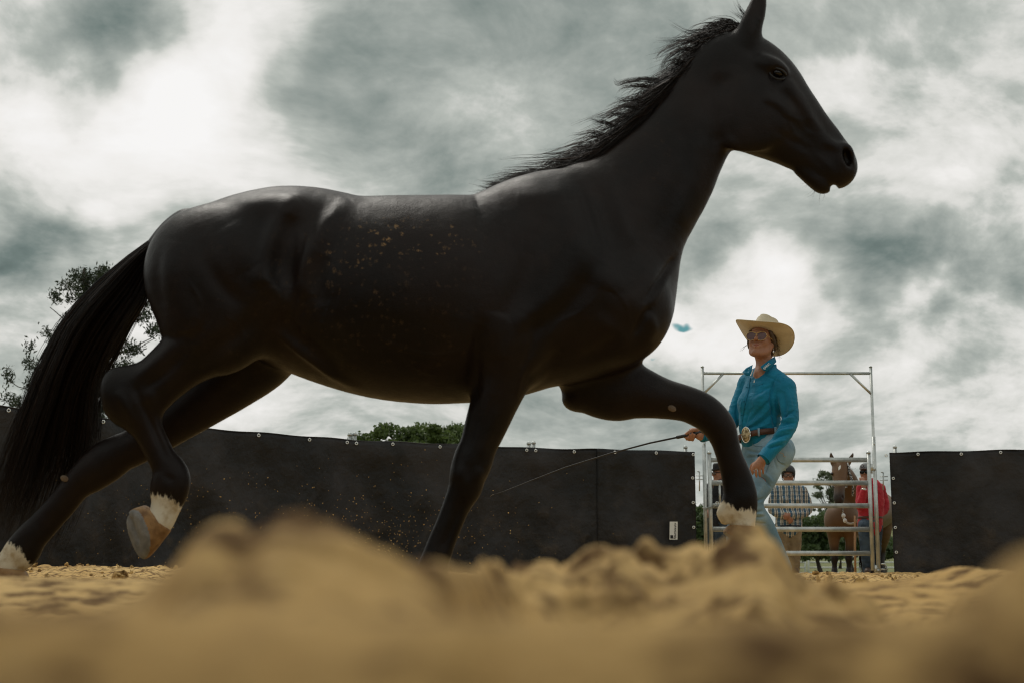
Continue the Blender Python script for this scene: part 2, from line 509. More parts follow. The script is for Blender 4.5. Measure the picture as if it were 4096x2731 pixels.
def leaf_material(name, a, b, trans=0.25):
    m, t = material(name)
    geo = t.n('ShaderNodeNewGeometry')
    r = geo.outputs['Random Per Island']
    n = t.noise(geo.outputs['Position'], 0.8, 3, 0.5)
    c = t.mix(t.math('ADD', t.math('MULTIPLY', r, 0.6), t.math('MULTIPLY', t.smooth(n, 0.3, 0.7), 0.4)), a, b)
    bs = t.n('ShaderNodeBsdfPrincipled', **{'Base Color': c, 'Roughness': 0.55})
    tr = t.n('ShaderNodeBsdfTranslucent', Color=t.mix(0.5, c, tuple(k * 1.6 for k in b)))
    mx = t.n('ShaderNodeMixShader', Fac=trans); t.link(bs.outputs[0], mx.inputs[1]); t.link(tr.outputs[0], mx.inputs[2])
    t.n('ShaderNodeOutputMaterial', Surface=mx.outputs[0]); return m
def tarp_material():
    m, t = material('black_shade_cloth')
    g = t.n('ShaderNodeNewGeometry').outputs['Position']
    n1 = t.noise(g, 1.1, 5, 0.6, 0.4); n2 = t.noise(g, 4.5, 6, 0.6)
    base = t.mix(t.smooth(n1, 0.32, 0.72), (0.007, 0.0072, 0.007), (0.036, 0.034, 0.035))
    # dried splashes of sand, thicker towards the ground
    sep = t.n('ShaderNodeSeparateXYZ', Vector=g)
    low = t.smooth(sep.outputs[2], 0.1, 1.5, 1.0, 0.12)
    patch = t.smooth(t.noise(g, 0.9, 3, 0.5), 0.42, 0.62)
    vo = t.n('ShaderNodeTexVoronoi', Vector=t.vmath('ADD', g, t.vmath('SCALE', t.noise(g, 30, 3, 0.5, out=1), scale=0.04)), Scale=17.0)
    sp = t.smooth(vo.outputs['Distance'], 0.05, 0.17, 1.0, 0.0)
    rnd = t.math('GREATER_THAN', t.n('ShaderNodeSeparateColor', Color=vo.outputs['Color']).outputs[0], 0.55)
    vo2 = t.n('ShaderNodeTexVoronoi', Vector=g, Scale=46.0)
    sp2 = t.math('MULTIPLY', t.smooth(vo2.outputs['Distance'], 0.08, 0.25, 1.0, 0.0), 0.6)
    s = t.math('MULTIPLY', t.math('MAXIMUM', t.math('MULTIPLY', sp, rnd), sp2), t.math('MULTIPLY', low, t.math('ADD', t.math('MULTIPLY', patch, 0.8), 0.10)))
    dust = t.math('MULTIPLY', t.math('MULTIPLY', t.smooth(n2, 0.5, 0.8), low), 0.22)
    c = t.mix(t.math('ADD', t.math('MULTIPLY', s, 0.55), dust), base, (0.17, 0.115, 0.06))
    weave = t.noise(g, 350, 2, 0.5)
    h = t.math('ADD', t.math('MULTIPLY', n2, 1.0), t.math('MULTIPLY', weave, 0.03))
    bm = t.n('ShaderNodeBump', Strength=0.8, Distance=0.05, Height=h)
    finish(t, **{'Base Color': c, 'Roughness': t.math('ADD', t.math('MULTIPLY', n1, 0.3), 0.42), 'Normal': bm.outputs[0], 'Specular IOR Level': 0.3}); return m
def steel_material():
    m, t = material('galvanised_steel')
    co = t.n('ShaderNodeNewGeometry').outputs['Position']
    n = t.noise(co, 7, 5, 0.6); sp = t.noise(co, 70, 3, 0.6)
    c = t.mix(t.smooth(n, 0.3, 0.7), (0.40, 0.43, 0.42), (0.62, 0.64, 0.62))
    c = t.mix(t.smooth(sp, 0.6, 0.75), c, (0.30, 0.31, 0.30))
    bm = t.n('ShaderNodeBump', Strength=0.15, Distance=0.004, Height=sp)
    finish(t, **{'Base Color': c, 'Metallic': 0.75, 'Roughness': t.math('ADD', t.math('MULTIPLY', n, 0.25), 0.26), 'Normal': bm.outputs[0]}); return m
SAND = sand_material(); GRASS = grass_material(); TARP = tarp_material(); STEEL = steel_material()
BRASS = simple('eyelet_metal', (0.72, 0.74, 0.72), 0.35, 0.1, 20, metal=0.6)
WHITE = simple('white_print', (0.72, 0.73, 0.70), 0.6, 0.06, 30)
DARKINK = simple('dark_print', (0.02, 0.02, 0.025), 0.6)
# ================================================================== THE SETTING
PEN_D, PSI = 21.0, R(23.8)            # round pen; the camera lies at its edge
def ring(phi_deg, off=0.0):
    p = R(phi_deg); c = PEN_D * math.cos(p - PSI) + off
    return np.array([c * math.sin(p), c * math.cos(p)])
JL = [-34.9, -27.8, -20.7, -13.6, -6.43, 0.77, 7.05]
JALL = JL + [14.98, 22.1, 29.2, 36.3]
def poly(phi_deg, off=0.0):
    """the same ring as straight panels between the joints"""
    i = int(np.clip(np.searchsorted(JALL, phi_deg) - 1, 0, len(JALL) - 2))
    A, B = ring(JALL[i]), ring(JALL[i + 1]); d = np.array([math.sin(R(phi_deg)), math.cos(R(phi_deg))]); e = B - A
    n = np.array([e[1], -e[0]]); s = (A @ n) / (d @ n)
    return d * (s + off)
def phi_of(u): return math.degrees(math.atan((u - 2048) / FPX))

def profile(x, Y0, pts):
    xs = [(u - 2048) / FPX * Y0 for u, v in pts]; zs = [CAM_Z + (2262 - v) / FPX * Y0 for u, v in pts]
    return np.interp(x, xs, zs)
NEAR = [(-900, 2380), (0, 2420), (400, 2420), (560, 2400), (680, 2345), (745, 2270), (790, 2190), (840, 2125), (890, 2098), (950, 2085), (1010, 2118), (1070, 2128), (1130, 2092),
        (1230, 2104), (1300, 2134), (1400, 2142), (1500, 2185), (1640, 2235), (1780, 2250), (1900, 2250), (2000, 2230), (2100, 2236), (2160, 2215), (2240, 2225), (2310, 2240), (2400, 2198), (2470, 2205), (2600, 2222), (2700, 2226),
        (2800, 2178), (2870, 2130), (2930, 2085), (3000, 2092), (3050, 2150), (3095, 2215), (3150, 2280), (3300, 2350), (3500, 2400), (3800, 2410), (4200, 2400), (5000, 2330)]
FARM = [(-900, 2300), (0, 2300), (400, 2310), (3300, 2330), (3560, 2318), (3700, 2305), (3830, 2262), (3900, 2288), (3960, 2270), (4060, 2300), (5000, 2310)]
EDGE = [(-900, 2420), (3500, 2470), (3800, 2420), (3950, 2300), (4050, 2215), (4300, 2150), (5000, 2200)]
def H(x, y):
    r = np.hypot(x, y)
    z = 0.022 * fbm(x * 0.55, y * 0.55, oct=3) + 0.012 * fbm(x * 2.3 + 9, y * 2.3, oct=3)
    rid = 1 - np.abs(fbm(x * 5.0 + 3, y * 5.0, oct=3, gain=0.55))
    z = z + 0.018 * (rid - 0.6) + 0.007 * fbm(x * 17, y * 17, oct=3, gain=0.6)
    cl = np.clip(vnoise(x * 9 + 31, y * 9) - 0.35, 0, 1)
    z = z + 0.035 * cl
    z = z + 0.085 * np.exp(-((y - 10.5) / 2.6) ** 2) / (1 + np.exp((x + 0.3) / 0.45))      # bank on the far left
    z = z + 0.050 * np.exp(-((y - 5.4) / 1.4) ** 2) / (1 + np.exp((x + 0.9) / 0.3))
    # trodden lumps and hollows right in front of the lens
    lump = 0.010 * fbm(x * 8 + 50, y * 6.0, oct=3, gain=0.6) + 0.020 * np.clip(vnoise(x * 15, y * 13 + 7) - 0.2, 0, 1) + 0.018 * np.clip(vnoise(x * 34 + 3, y * 28) - 0.12, 0, 1)
    hole = 0.034 * np.clip(vnoise(x * 9.5 + 3.7, y * 9 + 1.9) - 0.10, 0, 1) ** 0.7 * np.clip((0.43 - y) / 0.07, 0, 1)
    ue = 2048 + FPX * x / np.maximum(y, 0.2)
    Y0 = 0.58 + 0.50 / (1 + np.exp(-(ue - 1930) / 70))            # the left heap lies nearer than the right one
    us_, vs_ = [q[0] for q in NEAR], [q[1] for q in NEAR]
    h = CAM_Z + (2262 - np.interp(ue * 0.6 + 0.4 * (2048 + FPX * x / Y0), us_, vs_)) / FPX * Y0
    w = np.where(y < Y0, np.exp(-((y - Y0) / 0.30) ** 2), np.exp(-((y - Y0) / 0.17) ** 2))
    clod = 0.016 * np.clip(vnoise(x * 38 + 3, y * 30) - 0.05, 0, 1) + 0.012 * np.clip(vnoise(x * 70, y * 60 + 9) - 0.1, 0, 1) - 0.022 * np.clip(vnoise(x * 22 + 8, y * 20 + 5) - 0.15, 0, 1)
    k = (Y0 / 1.08) ** 1.6
    z = np.where(w > 0.01, z * 0.35 * (1 - w) + w * (h - 0.004 * k + (lump - .007) * 0.36 * k), z) + (clod - .0035) * k * np.exp(-((y - Y0) / 0.6) ** 2)
    z = z + (lump - .006) * np.exp(-((y - 0.9) / 0.9) ** 2) * (1 - w) * 0.6 * k - hole
    for Y0, sg, pts in ((2.3, 0.5, FARM), (0.34, 0.08, EDGE)):
        h = profile(x, Y0, pts); w = np.exp(-((y - Y0) / sg) ** 2)
        z = np.maximum(z, w * h + (1 - w) * z)
    near = np.clip((0.27 - r) / 0.12, 0, 1)
    z = z * (1 - near) + near * np.minimum(z, 0.03)
    # the trodden sand ends just outside the fence
    cx, cy = PEN_D / 2 * math.sin(PSI), PEN_D / 2 * math.cos(PSI)
    out = np.hypot(x - cx, y - cy) - PEN_D / 2
    return z - 0.10 * np.clip((out - 1.2) / 1.0, 0, 1)
def ground():
    az = np.concatenate([np.radians(np.linspace(-180, -27, 50, endpoint=False)), np.radians(np.linspace(-27, 27, 560)), np.radians(np.linspace(27, 180, 51)[1:-1])])
    rr = np.concatenate([[0.03], np.geomspace(0.14, 25.0, 430)])
    A, Q = np.meshgrid(az, rr, indexing='ij')
    X, Y = Q * np.sin(A), Q * np.cos(A); Z = H(X, Y)
    n, m = A.shape; i = np.arange(n)[:, None]; j = np.arange(m - 1)[None, :]; k = (i + 1) % n
    F = np.stack([i * m + j, k * m + j, k * m + j + 1, i * m + j + 1], -1).reshape(-1, 4)
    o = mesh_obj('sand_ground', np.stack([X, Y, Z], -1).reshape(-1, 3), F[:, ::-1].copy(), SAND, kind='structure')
    # paddock beyond, falling away slightly, with a low rise on the horizon
    az = np.radians(np.linspace(-180, 180, 181)[:-1]); rr = np.concatenate([[0.0], np.geomspace(6, 3000, 70)])
    A, Q = np.meshgrid(az, rr, indexing='ij'); X, Y = Q * np.sin(A), Q * np.cos(A)
    Z = -0.05 - 0.6 * np.clip((Q - 24) / 40, 0, 1) + 0.12 * vnoise(X * .06, Y * .06) * np.clip((Q - 30) / 30, 0, 1) + np.clip((Q - 260) / 500, 0, 1) ** 1.4 * 24 * np.clip(0.55 + 0.45 * vnoise(A * 2.2 + 2, A * 0), 0, 1.2)
    n, m = A.shape; i = np.arange(n)[:, None]; j = np.arange(m - 1)[None, :]; k = (i + 1) % n
    F = np.stack([i * m + j, k * m + j, k * m + j + 1, i * m + j + 1], -1).reshape(-1, 4)
    mesh_obj('grass_paddock', np.stack([X, Y, Z], -1).reshape(-1, 3), F[:, ::-1].copy(), GRASS, kind='structure')
ground()

# ------------------------------------------------------------------ loose clods lying on the sand and grains in the air
def clods():
    V, F = [], []
    base = MB(); base.sphere((0, 0, 0), 1.0, 6, 4); bv = np.array(base.v); bf = base.f
    n = 0
    for i in range(900):
        y = rng.uniform(3.2, 15.0); x = rng.uniform(-0.42, 0.42) * y
        s = rng.uniform(0.006, 0.02) * (1 if rng.random() < 0.85 else 1.9)
        z = float(H(np.array([x]), np.array([y]))[0]) + s * 0.25
        d = bv * s * rng.uniform(0.6, 1.35, 3) * (1 + 0.25 * rng.standard_normal((len(bv), 1)))
        V.append(d + [x, y, z]); F += [tuple(k + n for k in f) for f in bf]; n += len(bv)
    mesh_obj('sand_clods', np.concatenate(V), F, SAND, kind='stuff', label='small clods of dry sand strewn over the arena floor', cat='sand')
    V, F = [], []; n = 0
    for i in range(760):
        u = rng.normal(1450, 330); v = rng.normal(2080, 110)
        if rng.random() < 0.55: u, v = rng.normal(1480, 230), rng.normal(2165, 62)
        elif rng.random() < 0.25: u, v = rng.normal(700, 250), rng.normal(2050, 110)
        Y = rng.uniform(5.3, 8.5); p = P(u, v, Y)
        if p[2] < 0.1: continue
        s = rng.uniform(0.0008, 0.0018) * Y / 5
        d = bv * s * rng.uniform(0.7, 1.5, 3)
        V.append(d + p); F += [tuple(k + n for k in f) for f in bf]; n += len(bv)
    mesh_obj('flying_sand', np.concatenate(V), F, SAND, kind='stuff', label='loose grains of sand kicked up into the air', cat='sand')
clods()

# ------------------------------------------------------------------ round-pen fence
TOP = 1.685
def post_mesh(mb, p, h, r=0.027, capr=0.031):
    mb.tube([(p[0], p[1], -0.1), (p[0], p[1], h)], r, 10)
    mb.tube([(p[0], p[1], h - 0.004), (p[0], p[1], h + 0.012), (p[0], p[1], h + 0.03), (p[0], p[1], h + 0.036)], [capr, capr, capr * 0.75, 0.005], 10)
def fence_panel(pa, pb, label, ha=TOP + .07, hb=TOP + .06):
    A, B = ring(pa, 0.0), ring(pb, 0.0); t = (B - A) / np.linalg.norm(B - A)
    A = A + t * 0.035; B = B - t * 0.035
    root = empty('fence_panel', (A[0], A[1], 0), label, 'fence panel', 'galvanised round pen panels')
    for q, h in ((A, ha), (B, hb)):
        mb = MB(); post_mesh(mb, q, h); mb.build('post', STEEL, root)
    for k in range(6):
        z = 0.22 + k * 0.275
        mb = MB(); mb.tube([(A[0], A[1], z), (B[0], B[1], z)], 0.033, 10, flat=0.5); mb.build('rail', STEEL, root)
WH = ['far left, behind the black horse\'s tail', 'behind the black horse\'s hind hooves', 'behind the black horse\'s belly',
      'behind the black horse\'s planted foreleg', 'next to the gate, behind the whip']
for i in range(6):
    place = ['at the left edge of the photo', WH[0], WH[1], WH[2], WH[3], WH[4]][i]
    fence_panel(JL[i], JL[i + 1], 'galvanised pipe panel under the black cloth, ' + place)
fence_panel(14.98, 22.1, 'galvanised pipe panel under black cloth right of the gate')
fence_panel(22.1, 29.2, 'galvanised pipe panel beyond the right edge, under black cloth')

def tarp(p0, p1, label, eyelet_phis, edge=None, lift=0.0):
    n = int((p1 - p0) / 0.12) + 1; m = 34
    ph = np.linspace(p0, p1, n); V = []
    wob = lambda a, z: 0.030 * np.sin(a * 1.9 + 1.3 * z) * (0.4 + 0.6 * abs(1.0 - z)) + 0.040 * vnoise(a * 0.9, z * 1.7) + 0.016 * vnoise(a * 2.6 + 4, z * 3.2)
    top = lambda a: TOP + 0.006 * math.sin(a * 2.4) + 0.008 * float(vnoise(np.array([a * 0.5]), np.array([3.3]))[0])
    for a in ph:
        tp = top(a)
        for j in range(m):
            z = 0.0 + (tp + 0.02) * j / (m - 1) - 0.02
            edgeq = min(1, (tp - z) / 0.25 + 0.15)
            off = -0.095 - lift + float(wob(np.array([a]), np.array([z]))[0]) * edgeq
            q = poly(a, off); V.append((q[0], q[1], z))
    i = np.arange(n - 1)[:, None]; j = np.arange(m - 1)[None, :]
    F = np.stack([i * m + j, (i + 1) * m + j, (i + 1) * m + j + 1, i * m + j + 1], -1).reshape(-1, 4)
    root = empty('shade_cloth', (*poly((p0 + p1) / 2), 0), label, 'shade cloth', 'black shade cloth round the pen')
    o = mesh_obj('cloth', V, F, TARP); sol = o.modifiers.new('thick', 'SOLIDIFY'); sol.thickness = 0.003; adopt(o, root)
    mb = MB(); mb.tube([(*poly(a, -0.095), top(a) + 0.001) for a in ph], 0.007, 6); mb.build('hem', TARP, root)
    def eye(a, z):
        mb = MB(); q = poly(a, -0.121 - lift); c = poly(a, -0.5); ax = (q[0] - c[0], q[1] - c[1], 0.0)
        mb.ring((q[0], q[1], z), 0.0155, 0.0065, ax, 14, 6)
        mb.build('eyelet', BRASS, root)
    for a in eyelet_phis: eye(a, top(a) - 0.035)
    if edge is not None:
        for z in (1.66 - 0.34 * k for k in range(1, 5)): eye(edge, z)
    return root
# seam where two lengths of cloth meet, and eyelets where the photograph shows them
us = [-420, -190, 25, 230, 407, 600, 798, 1033, 1237, 1388, 1425, 1571, 1760, 1935, 2107, 2143, 2297, 2460, 2625, 2773]
seam = phi_of(2392)
tarp(-36.0, seam + 0.10, 'long black shade cloth on the fence behind the black horse', [phi_of(u) for u in us if u < 2380])
tarp(seam - 0.05, 7.32, 'short black shade cloth with white sticker, left of the gate', [phi_of(u) for u in us if u > 2400], edge=7.22, lift=0.012)
tarp(14.86, 31.0, 'black shade cloth on the fence right of the gate', [phi_of(u) for u in (3544, 3672, 3845, 4003, 4165, 4330)], edge=14.97)

# the rest of the pen, curving round behind the viewpoint
def back_cloth():
    cx, cy, Rr = PEN_D / 2 * math.sin(PSI), PEN_D / 2 * math.cos(PSI), PEN_D / 2
    ang = lambda q: math.atan2(q[0] - cx, q[1] - cy)
    a0, a1 = ang(ring(31.0)), ang(ring(-36.0)) + 2 * math.pi
    n, m = 150, 12; V = []
    for i in range(n):
        a = a0 + (a1 - a0) * i / (n - 1)
        rr = Rr + 0.02 * math.sin(a * 40) + 0.02 * math.sin(a * 17)
        x, y = cx + rr * math.sin(a), cy + rr * math.cos(a)
        if math.hypot(x, y) < 1.2: d = np.array([x - cx, y - cy]) / rr; x, y = np.array([cx, cy]) + d * (rr + 0.55 * (1 - math.hypot(x, y) / 1.2))
        for j in range(m): V.append((x, y, -0.02 + (TOP + 0.02) * j / (m - 1)))
    i = np.arange(n - 1)[:, None]; j = np.arange(m - 1)[None, :]
    F = np.stack([i * m + j, (i + 1) * m + j, (i + 1) * m + j + 1, i * m + j + 1], -1).reshape(-1, 4)
    root = empty('shade_cloth', (0, -0.5, 0), 'black shade cloth closing the round pen behind the viewpoint', 'shade cloth', 'black shade cloth round the pen')
    o = mesh_obj('cloth', V, F, TARP); so = o.modifiers.new('thick', 'SOLIDIFY'); so.thickness = 0.003; adopt(o, root)
back_cloth()
# sticker on the cloth left of the gate
def sticker():
    a = phi_of(2689); q = poly(a, -0.165); c = poly(a + 0.4, -0.165) - q; c = c / np.linalg.norm(c)
    ex = Vector((c[0], c[1], 0)); ez = Vector((0.03, 0, 1)).normalized(); n = ex.cross(ez); n = n if n.y < 0 else -n
    o = Vector((q[0], q[1], 0.0)); o.z = P(2689, 2120, q[1])[2]
    w, h = 0.118, 0.245
    def rect(mb, x0, x1, z0, z1, d):
        mb.add([o + ex * x0 + ez * z0 + n * d, o + ex * x1 + ez * z0 + n * d, o + ex * x1 + ez * z1 + n * d, o + ex * x0 + ez * z1 + n * d,
                o + ex * x0 + ez * z0 + n * (d - .0015), o + ex * x1 + ez * z0 + n * (d - .0015), o + ex * x1 + ez * z1 + n * (d - .0015), o + ex * x0 + ez * z1 + n * (d - .0015)],
               [(0, 1, 2, 3), (7, 6, 5, 4), (0, 4, 5, 1), (1, 5, 6, 2), (2, 6, 7, 3), (3, 7, 4, 0)])
    root = empty('sticker', o, 'small white sticker with dark print on the black cloth', 'sticker')
    mb = MB(); rect(mb, -w / 2, w / 2, -h / 2, h / 2, 0.0); mb.build('backing', WHITE, root, smooth=False)
    mb = MB(); rect(mb, -0.048, -0.006, -0.108, -0.062, 0.003)
    mb.add([o + ex * x + ez * z + n * 0.003 for x, z in ((-0.044, -0.108), (0.004, -0.108), (-0.010, -0.085), (-0.044, -0.085))], [(0, 1, 2, 3)])
    mb.build('logo', DARKINK, root, smooth=False)
    mb = MB(); rs = random.Random(3); z = -0.112
    glyph = ['110111', '111101', '111011', '101110', '110101', '011110', '111001', '101011', '110110', '011101']
    for g in glyph:                       # letter-sized marks of the printed line, reading upwards
        for k, ch in enumerate(g):
            if ch == '1': rect(mb, 0.010 + 0.008 * (k % 3), 0.0175 + 0.008 * (k % 3), z + 0.009 * (k // 3), z + 0.0085 + 0.009 * (k // 3), 0.003)
        z += 0.0222
    mb.build('printed_line', DARKINK, root, smooth=False)
    mb = MB()
    for k in range(9): rect(mb, 0.040, 0.044, -0.10 + k * 0.022, -0.088 + k * 0.022, 0.003)
    mb.build('small_print', simple('grey_print', (0.3, 0.32, 0.3), 0.6), root, smooth=False)
sticker()

# ------------------------------------------------------------------ gate and its tall frame
GY = 20.03
def gp(u, v): return P(u, v, GY)
def gate():
    xl, xr = gp(2826, 2262)[0], gp(3514, 2262)[0]
    ztop = gp(2824, 1468)[2]; zbar = gp(2824, 1492)[2]
    root = empty('goalpost_frame', (xl, GY, 0), 'tall galvanised goalpost frame standing around the gate', 'gate frame')
    for x in (xl, xr):
        mb = MB(); mb.tube([(x, GY, -0.1), (x, GY, ztop)], 0.021, 10)
        mb.tube([(x, GY, ztop), (x, GY, ztop + .012), (x, GY, ztop + .022)], [.026, .022, .004], 10); mb.build('post', STEEL, root)
        mb = MB(); mb.tube([(x, GY, -0.1), (x, GY, gp(2824, 1745)[2])], 0.028, 12); mb.sphere((x, GY - 0.03, gp(2824, 1775)[2]), 0.012, 8, 6); mb.build('sleeve', STEEL, root)
    mb = MB(); mb.tube([(xl, GY, zbar), (xr, GY, zbar)], 0.021, 10, flat=0.9); mb.build('lintel', STEEL, root)
    for s, x in ((1, xl), (-1, xr)):
        mb = MB(); mb.tube([(x + s * 0.29, GY, zbar - 0.01), (x, GY, zbar - 0.30)], 0.018, 10); mb.build('brace', STEEL, root)
    # the swinging gate
    x0, x1 = gp(2846, 2262)[0], gp(3490, 2262)[0]; yg = GY - 0.02
    zt = gp(2846, 1812)[2]
    root = empty('gate', (x0, yg, 0), 'galvanised five rail gate closed across the pen entrance', 'gate')
    for x in (x0, x1):
        mb = MB(); mb.tube([(x, yg, 0.05), (x, yg, zt)], 0.029, 12)
        mb.tube([(x, yg, zt - .004), (x, yg, zt + .012), (x, yg, zt + .026), (x, yg, zt + .03)], [.033, .033, .025, .004], 12); mb.build('post', STEEL, root)
    for v in (1838, 1930, 2021, 2115, 2211):
        z = gp(3170, v)[2]
        mb = MB(); mb.tube([(x0 + 0.024, yg, z), (x1 - 0.024, yg, z)], 0.034, 14, flat=0.55); mb.build('rail', STEEL, root)
    xm = gp(2879, 2000)[0]
    mb = MB(); mb.tube([(xm, yg, gp(2879, 2020)[2]), (xm, yg, gp(2879, 1930)[2])], 0.014, 8); mb.build('upright', STEEL, root)
    for v in (1868, 2272):
        z = gp(3500, v)[2]
        mb = MB(); xx = (x1 + xr) / 2 - 0.006
        mb.tube([(xx, yg - 0.01, z - 0.05), (xx, yg - 0.01, z + 0.05)], 0.022, 10); mb.tube([(xx, yg - 0.01, z - 0.085), (xx, yg - 0.01, z - 0.04)], 0.010, 8)
        mb.box((xx - 0.025, yg - 0.01, z + 0.025), (0.05, 0.012, 0.03)); mb.box((xx + 0.03, yg - 0.01, z - 0.025), (0.05, 0.012, 0.03)); mb.build('hinge', STEEL, root)
    # chain that holds it shut
    root = empty('chain', gp(2824, 2030), 'steel chain looped round the gate post, holding the gate shut', 'chain')
    a, b = gp(2812, 2032), gp(2868, 2008)
    for i in range(9):
        t = i / 8; c = a + (b - a) * t; c[1] = yg - 0.055; c[2] -= 0.03 * math.sin(math.pi * t)
        mb = MB(); mb.ring(c, 0.017, 0.0045, (0.3, 1, 0.2) if i % 2 else (0.2, 0.25, 1), 12, 5, 1.4); mb.build('link', STEEL, root)
    # drop pins joining the panels to the frame
    for u, v0, v1, lab in ((2798, 1885, 1962, 'steel drop pin joining the left panel to the gate frame'), (3533, 1888, 1958, 'steel drop pin joining the right panel to the gate frame')):
        root = empty('drop_pin', gp(u, v1), lab, 'pin', 'drop pins beside the gate')
        a, b = gp(u, v0), gp(u, v1)
        mb = MB(); mb.tube([a, b], 0.009, 8); mb.tube([a, a + np.array([-0.03, 0, 0.006])], 0.008, 8); mb.build('rod', STEEL, root)
        for v in (v0 + 16, v0 + 30):
            z = gp(u, v)[2]; mb = MB(); mb.tube([(a[0] - 0.05, GY, z), (a[0] + 0.06, GY, z)], 0.006, 6); mb.build('lug', STEEL, root)
    # small bottom latch beside the right cloth
    root = empty('ground_latch', gp(3545, 2290), 'low bent pipe latch at the foot of the right gate post', 'latch')
    mb = MB(); q = [gp(3530, 2255), gp(3543, 2253), gp(3549, 2262), gp(3549, 2292)]
    mb.tube([(p[0], GY + .06, p[2]) for p in q], 0.012, 8); mb.build('bent_pipe', STEEL, root)
    mb = MB(); mb.tube([(gp(3528, 2275)[0], GY + .06, gp(3528, 2275)[2]), (gp(3556, 2275)[0], GY + .06, gp(3556, 2275)[2])], 0.008, 8); mb.build('bar', STEEL, root)
gate()

# ------------------------------------------------------------------ paddock rails far beyond the gate
def paddock_fence():
    Y = 66.0; s = FPX / Y
    def wp(u, v): return P(u, v, Y)
    us_ = [3010, 3220, 3236, 3440, 3456, 3640]
    mt = simple('pale_rail', (0.62, 0.64, 0.60), 0.5, 0.1, 3)
    for i, (a, b, lab) in enumerate(((3040, 3221, 'pale rail panel in the paddock behind the man in plaid'), (3234, 3440, 'pale rail panel in the paddock behind the brown horse'),
                                      (3452, 3650, 'pale rail panel in the paddock beyond the red shirted man'))):
        root = empty('paddock_panel', wp(a, 2308), lab, 'fence panel', 'pale rails in the paddock')
        for u in (a, b):
            mb = MB(); mb.tube([wp(u, 2325), wp(u, 2200)], 0.05, 8); mb.build('post', mt, root)
        for v in (2203, 2225, 2247, 2268, 2290):
            mb = MB(); mb.tube([wp(a, v), wp(b, v)], 0.04, 8); mb.build('rail', mt, root)
paddock_fence()

# ------------------------------------------------------------------ trees
BARK = simple('bark', (0.075, 0.06, 0.045), 0.9, 0.4, 6, bump=0.6, bscale=12, dist=0.05)
def leaves_mesh(name, C, size, mat, root, up=0.0, aspect=0.55):
    n = len(C); a = rng.standard_normal((n, 3)); a[:, 2] += up; a /= np.linalg.norm(a, axis=1, keepdims=True)
    b = np.cross(a, rng.standard_normal((n, 3))); b /= np.linalg.norm(b, axis=1, keepdims=True)
    sz = (size * rng.uniform(0.6, 1.4, n))[:, None]
    V = np.stack([C - a * sz, C + b * sz * aspect, C + a * sz, C - b * sz * aspect], 1).reshape(-1, 3)
    F = np.arange(4 * n).reshape(-1, 4)
    return adopt(mesh_obj(name, V, F, mat, smooth=False), root)
def hoop_pine():
    base = P(345, 2262, 46.0); base[2] = -0.5; top = P(335, 1075, 46.0); Ht = top[2] - base[2]
    root = empty('pine_tree', base, 'tall pine with tufted branches behind the black horse\'s tail', 'tree')
    mb = MB(); mb.tube([base, base + (0.05, 0, Ht * .5), top + (0, 0, -.05), top], [0.26, 0.17, 0.04, 0.01], 10)
    C = []; bl = []
    rs = np.random.default_rng(11)
    z = 0.16
    while z < 0.985:
        L0 = 0.4 + 4.1 * (1 - z) ** 0.85
        nb = 6 if z < 0.9 else 5
        ph0 = rs.uniform(0, 6.28)
        for b in range(nb):
            a = ph0 + b * 6.283 / nb + rs.normal(0, 0.18); L = L0 * rs.uniform(0.72, 1.12)
            p0 = np.array([base[0], base[1], base[2] + Ht * z]); ts = np.linspace(0, 1, 9)
            rise = L * (0.10 + 0.45 * z); pts = [p0 + np.array([math.cos(a) * L * t, math.sin(a) * L * t, rise * t ** 1.8 + 0.12 * L * (t - t * t) * rs.normal(0, .6)]) for t in ts]
            bl.append(pts); 
            rr = np.linspace(0.05 * (1 - z) + 0.02, 0.012, 9); mb.tube(pts, list(rr), 5)
            for t in np.linspace(0.38, 1.0, max(3, int(L * 1.7))):
                q = pts[int(t * 8)] + rs.normal(0, 0.05, 3)
                nt = 2 if t > .6 else 1
                for _ in range(nt):
                    cc = q + rs.normal(0, 0.14, 3) + (0, 0, 0.10)
                    m = int(80)
                    C.append(cc + rs.normal(0, 0.105, (m, 3)))
        z += 0.062 + 0.035 * rs.random()
    for _ in range(4): C.append(top + rs.normal(0, 0.05, (10, 3)) - (0, 0, rs.uniform(0, .5)))
    mb.build('trunk', BARK, root)
    leaves_mesh('crown', np.concatenate(C), 0.070, leaf_material('pine_leaf', (0.022, 0.032, 0.018), (0.055, 0.072, 0.035), 0.15), root, up=0.5, aspect=0.32)
hoop_pine()
def clump_tree(name, label, base, lobes, mat, leaf, per, trunk_r, trunk_h, group=None, limbs=7, cat='tree', spread=0.5):
    root = empty(name, base, label, cat, group)
    mb = MB(); top = np.array([base[0], base[1], base[2] + trunk_h]); mb.tube([base, base * .5 + top * .5 + (0.1, 0, 0), top], [trunk_r, trunk_r * .8, trunk_r * .5], 8)
    C = []
    for i, (c, r) in enumerate(lobes):
        d = rng.standard_normal((per, 3)); d /= np.linalg.norm(d, axis=1, keepdims=True)
        rad = r * (1 - spread * rng.random(per) ** 1.6)
        jit = 1 + 0.35 * vnoise(d[:, 0] * 2.2 + i, d[:, 1] * 2.2, d[:, 2] * 2.2)
        q = c + d * (rad * jit)[:, None] * np.array([1.15, 1.0, 0.8])
        C.append(q)
        if i % max(1, len(lobes) // limbs) == 0: mb.tube([top, top * .45 + c * .55 + (0, 0, -r * .3), c], [trunk_r * .45, trunk_r * .25, trunk_r * .08], 6)
    mb.build('trunk', BARK, root)
    leaves_mesh('crown', np.concatenate(C), leaf, mat, root)
    return root
LEAF_A = leaf_material('broad_leaf', (0.045, 0.075, 0.018), (0.12, 0.17, 0.045))
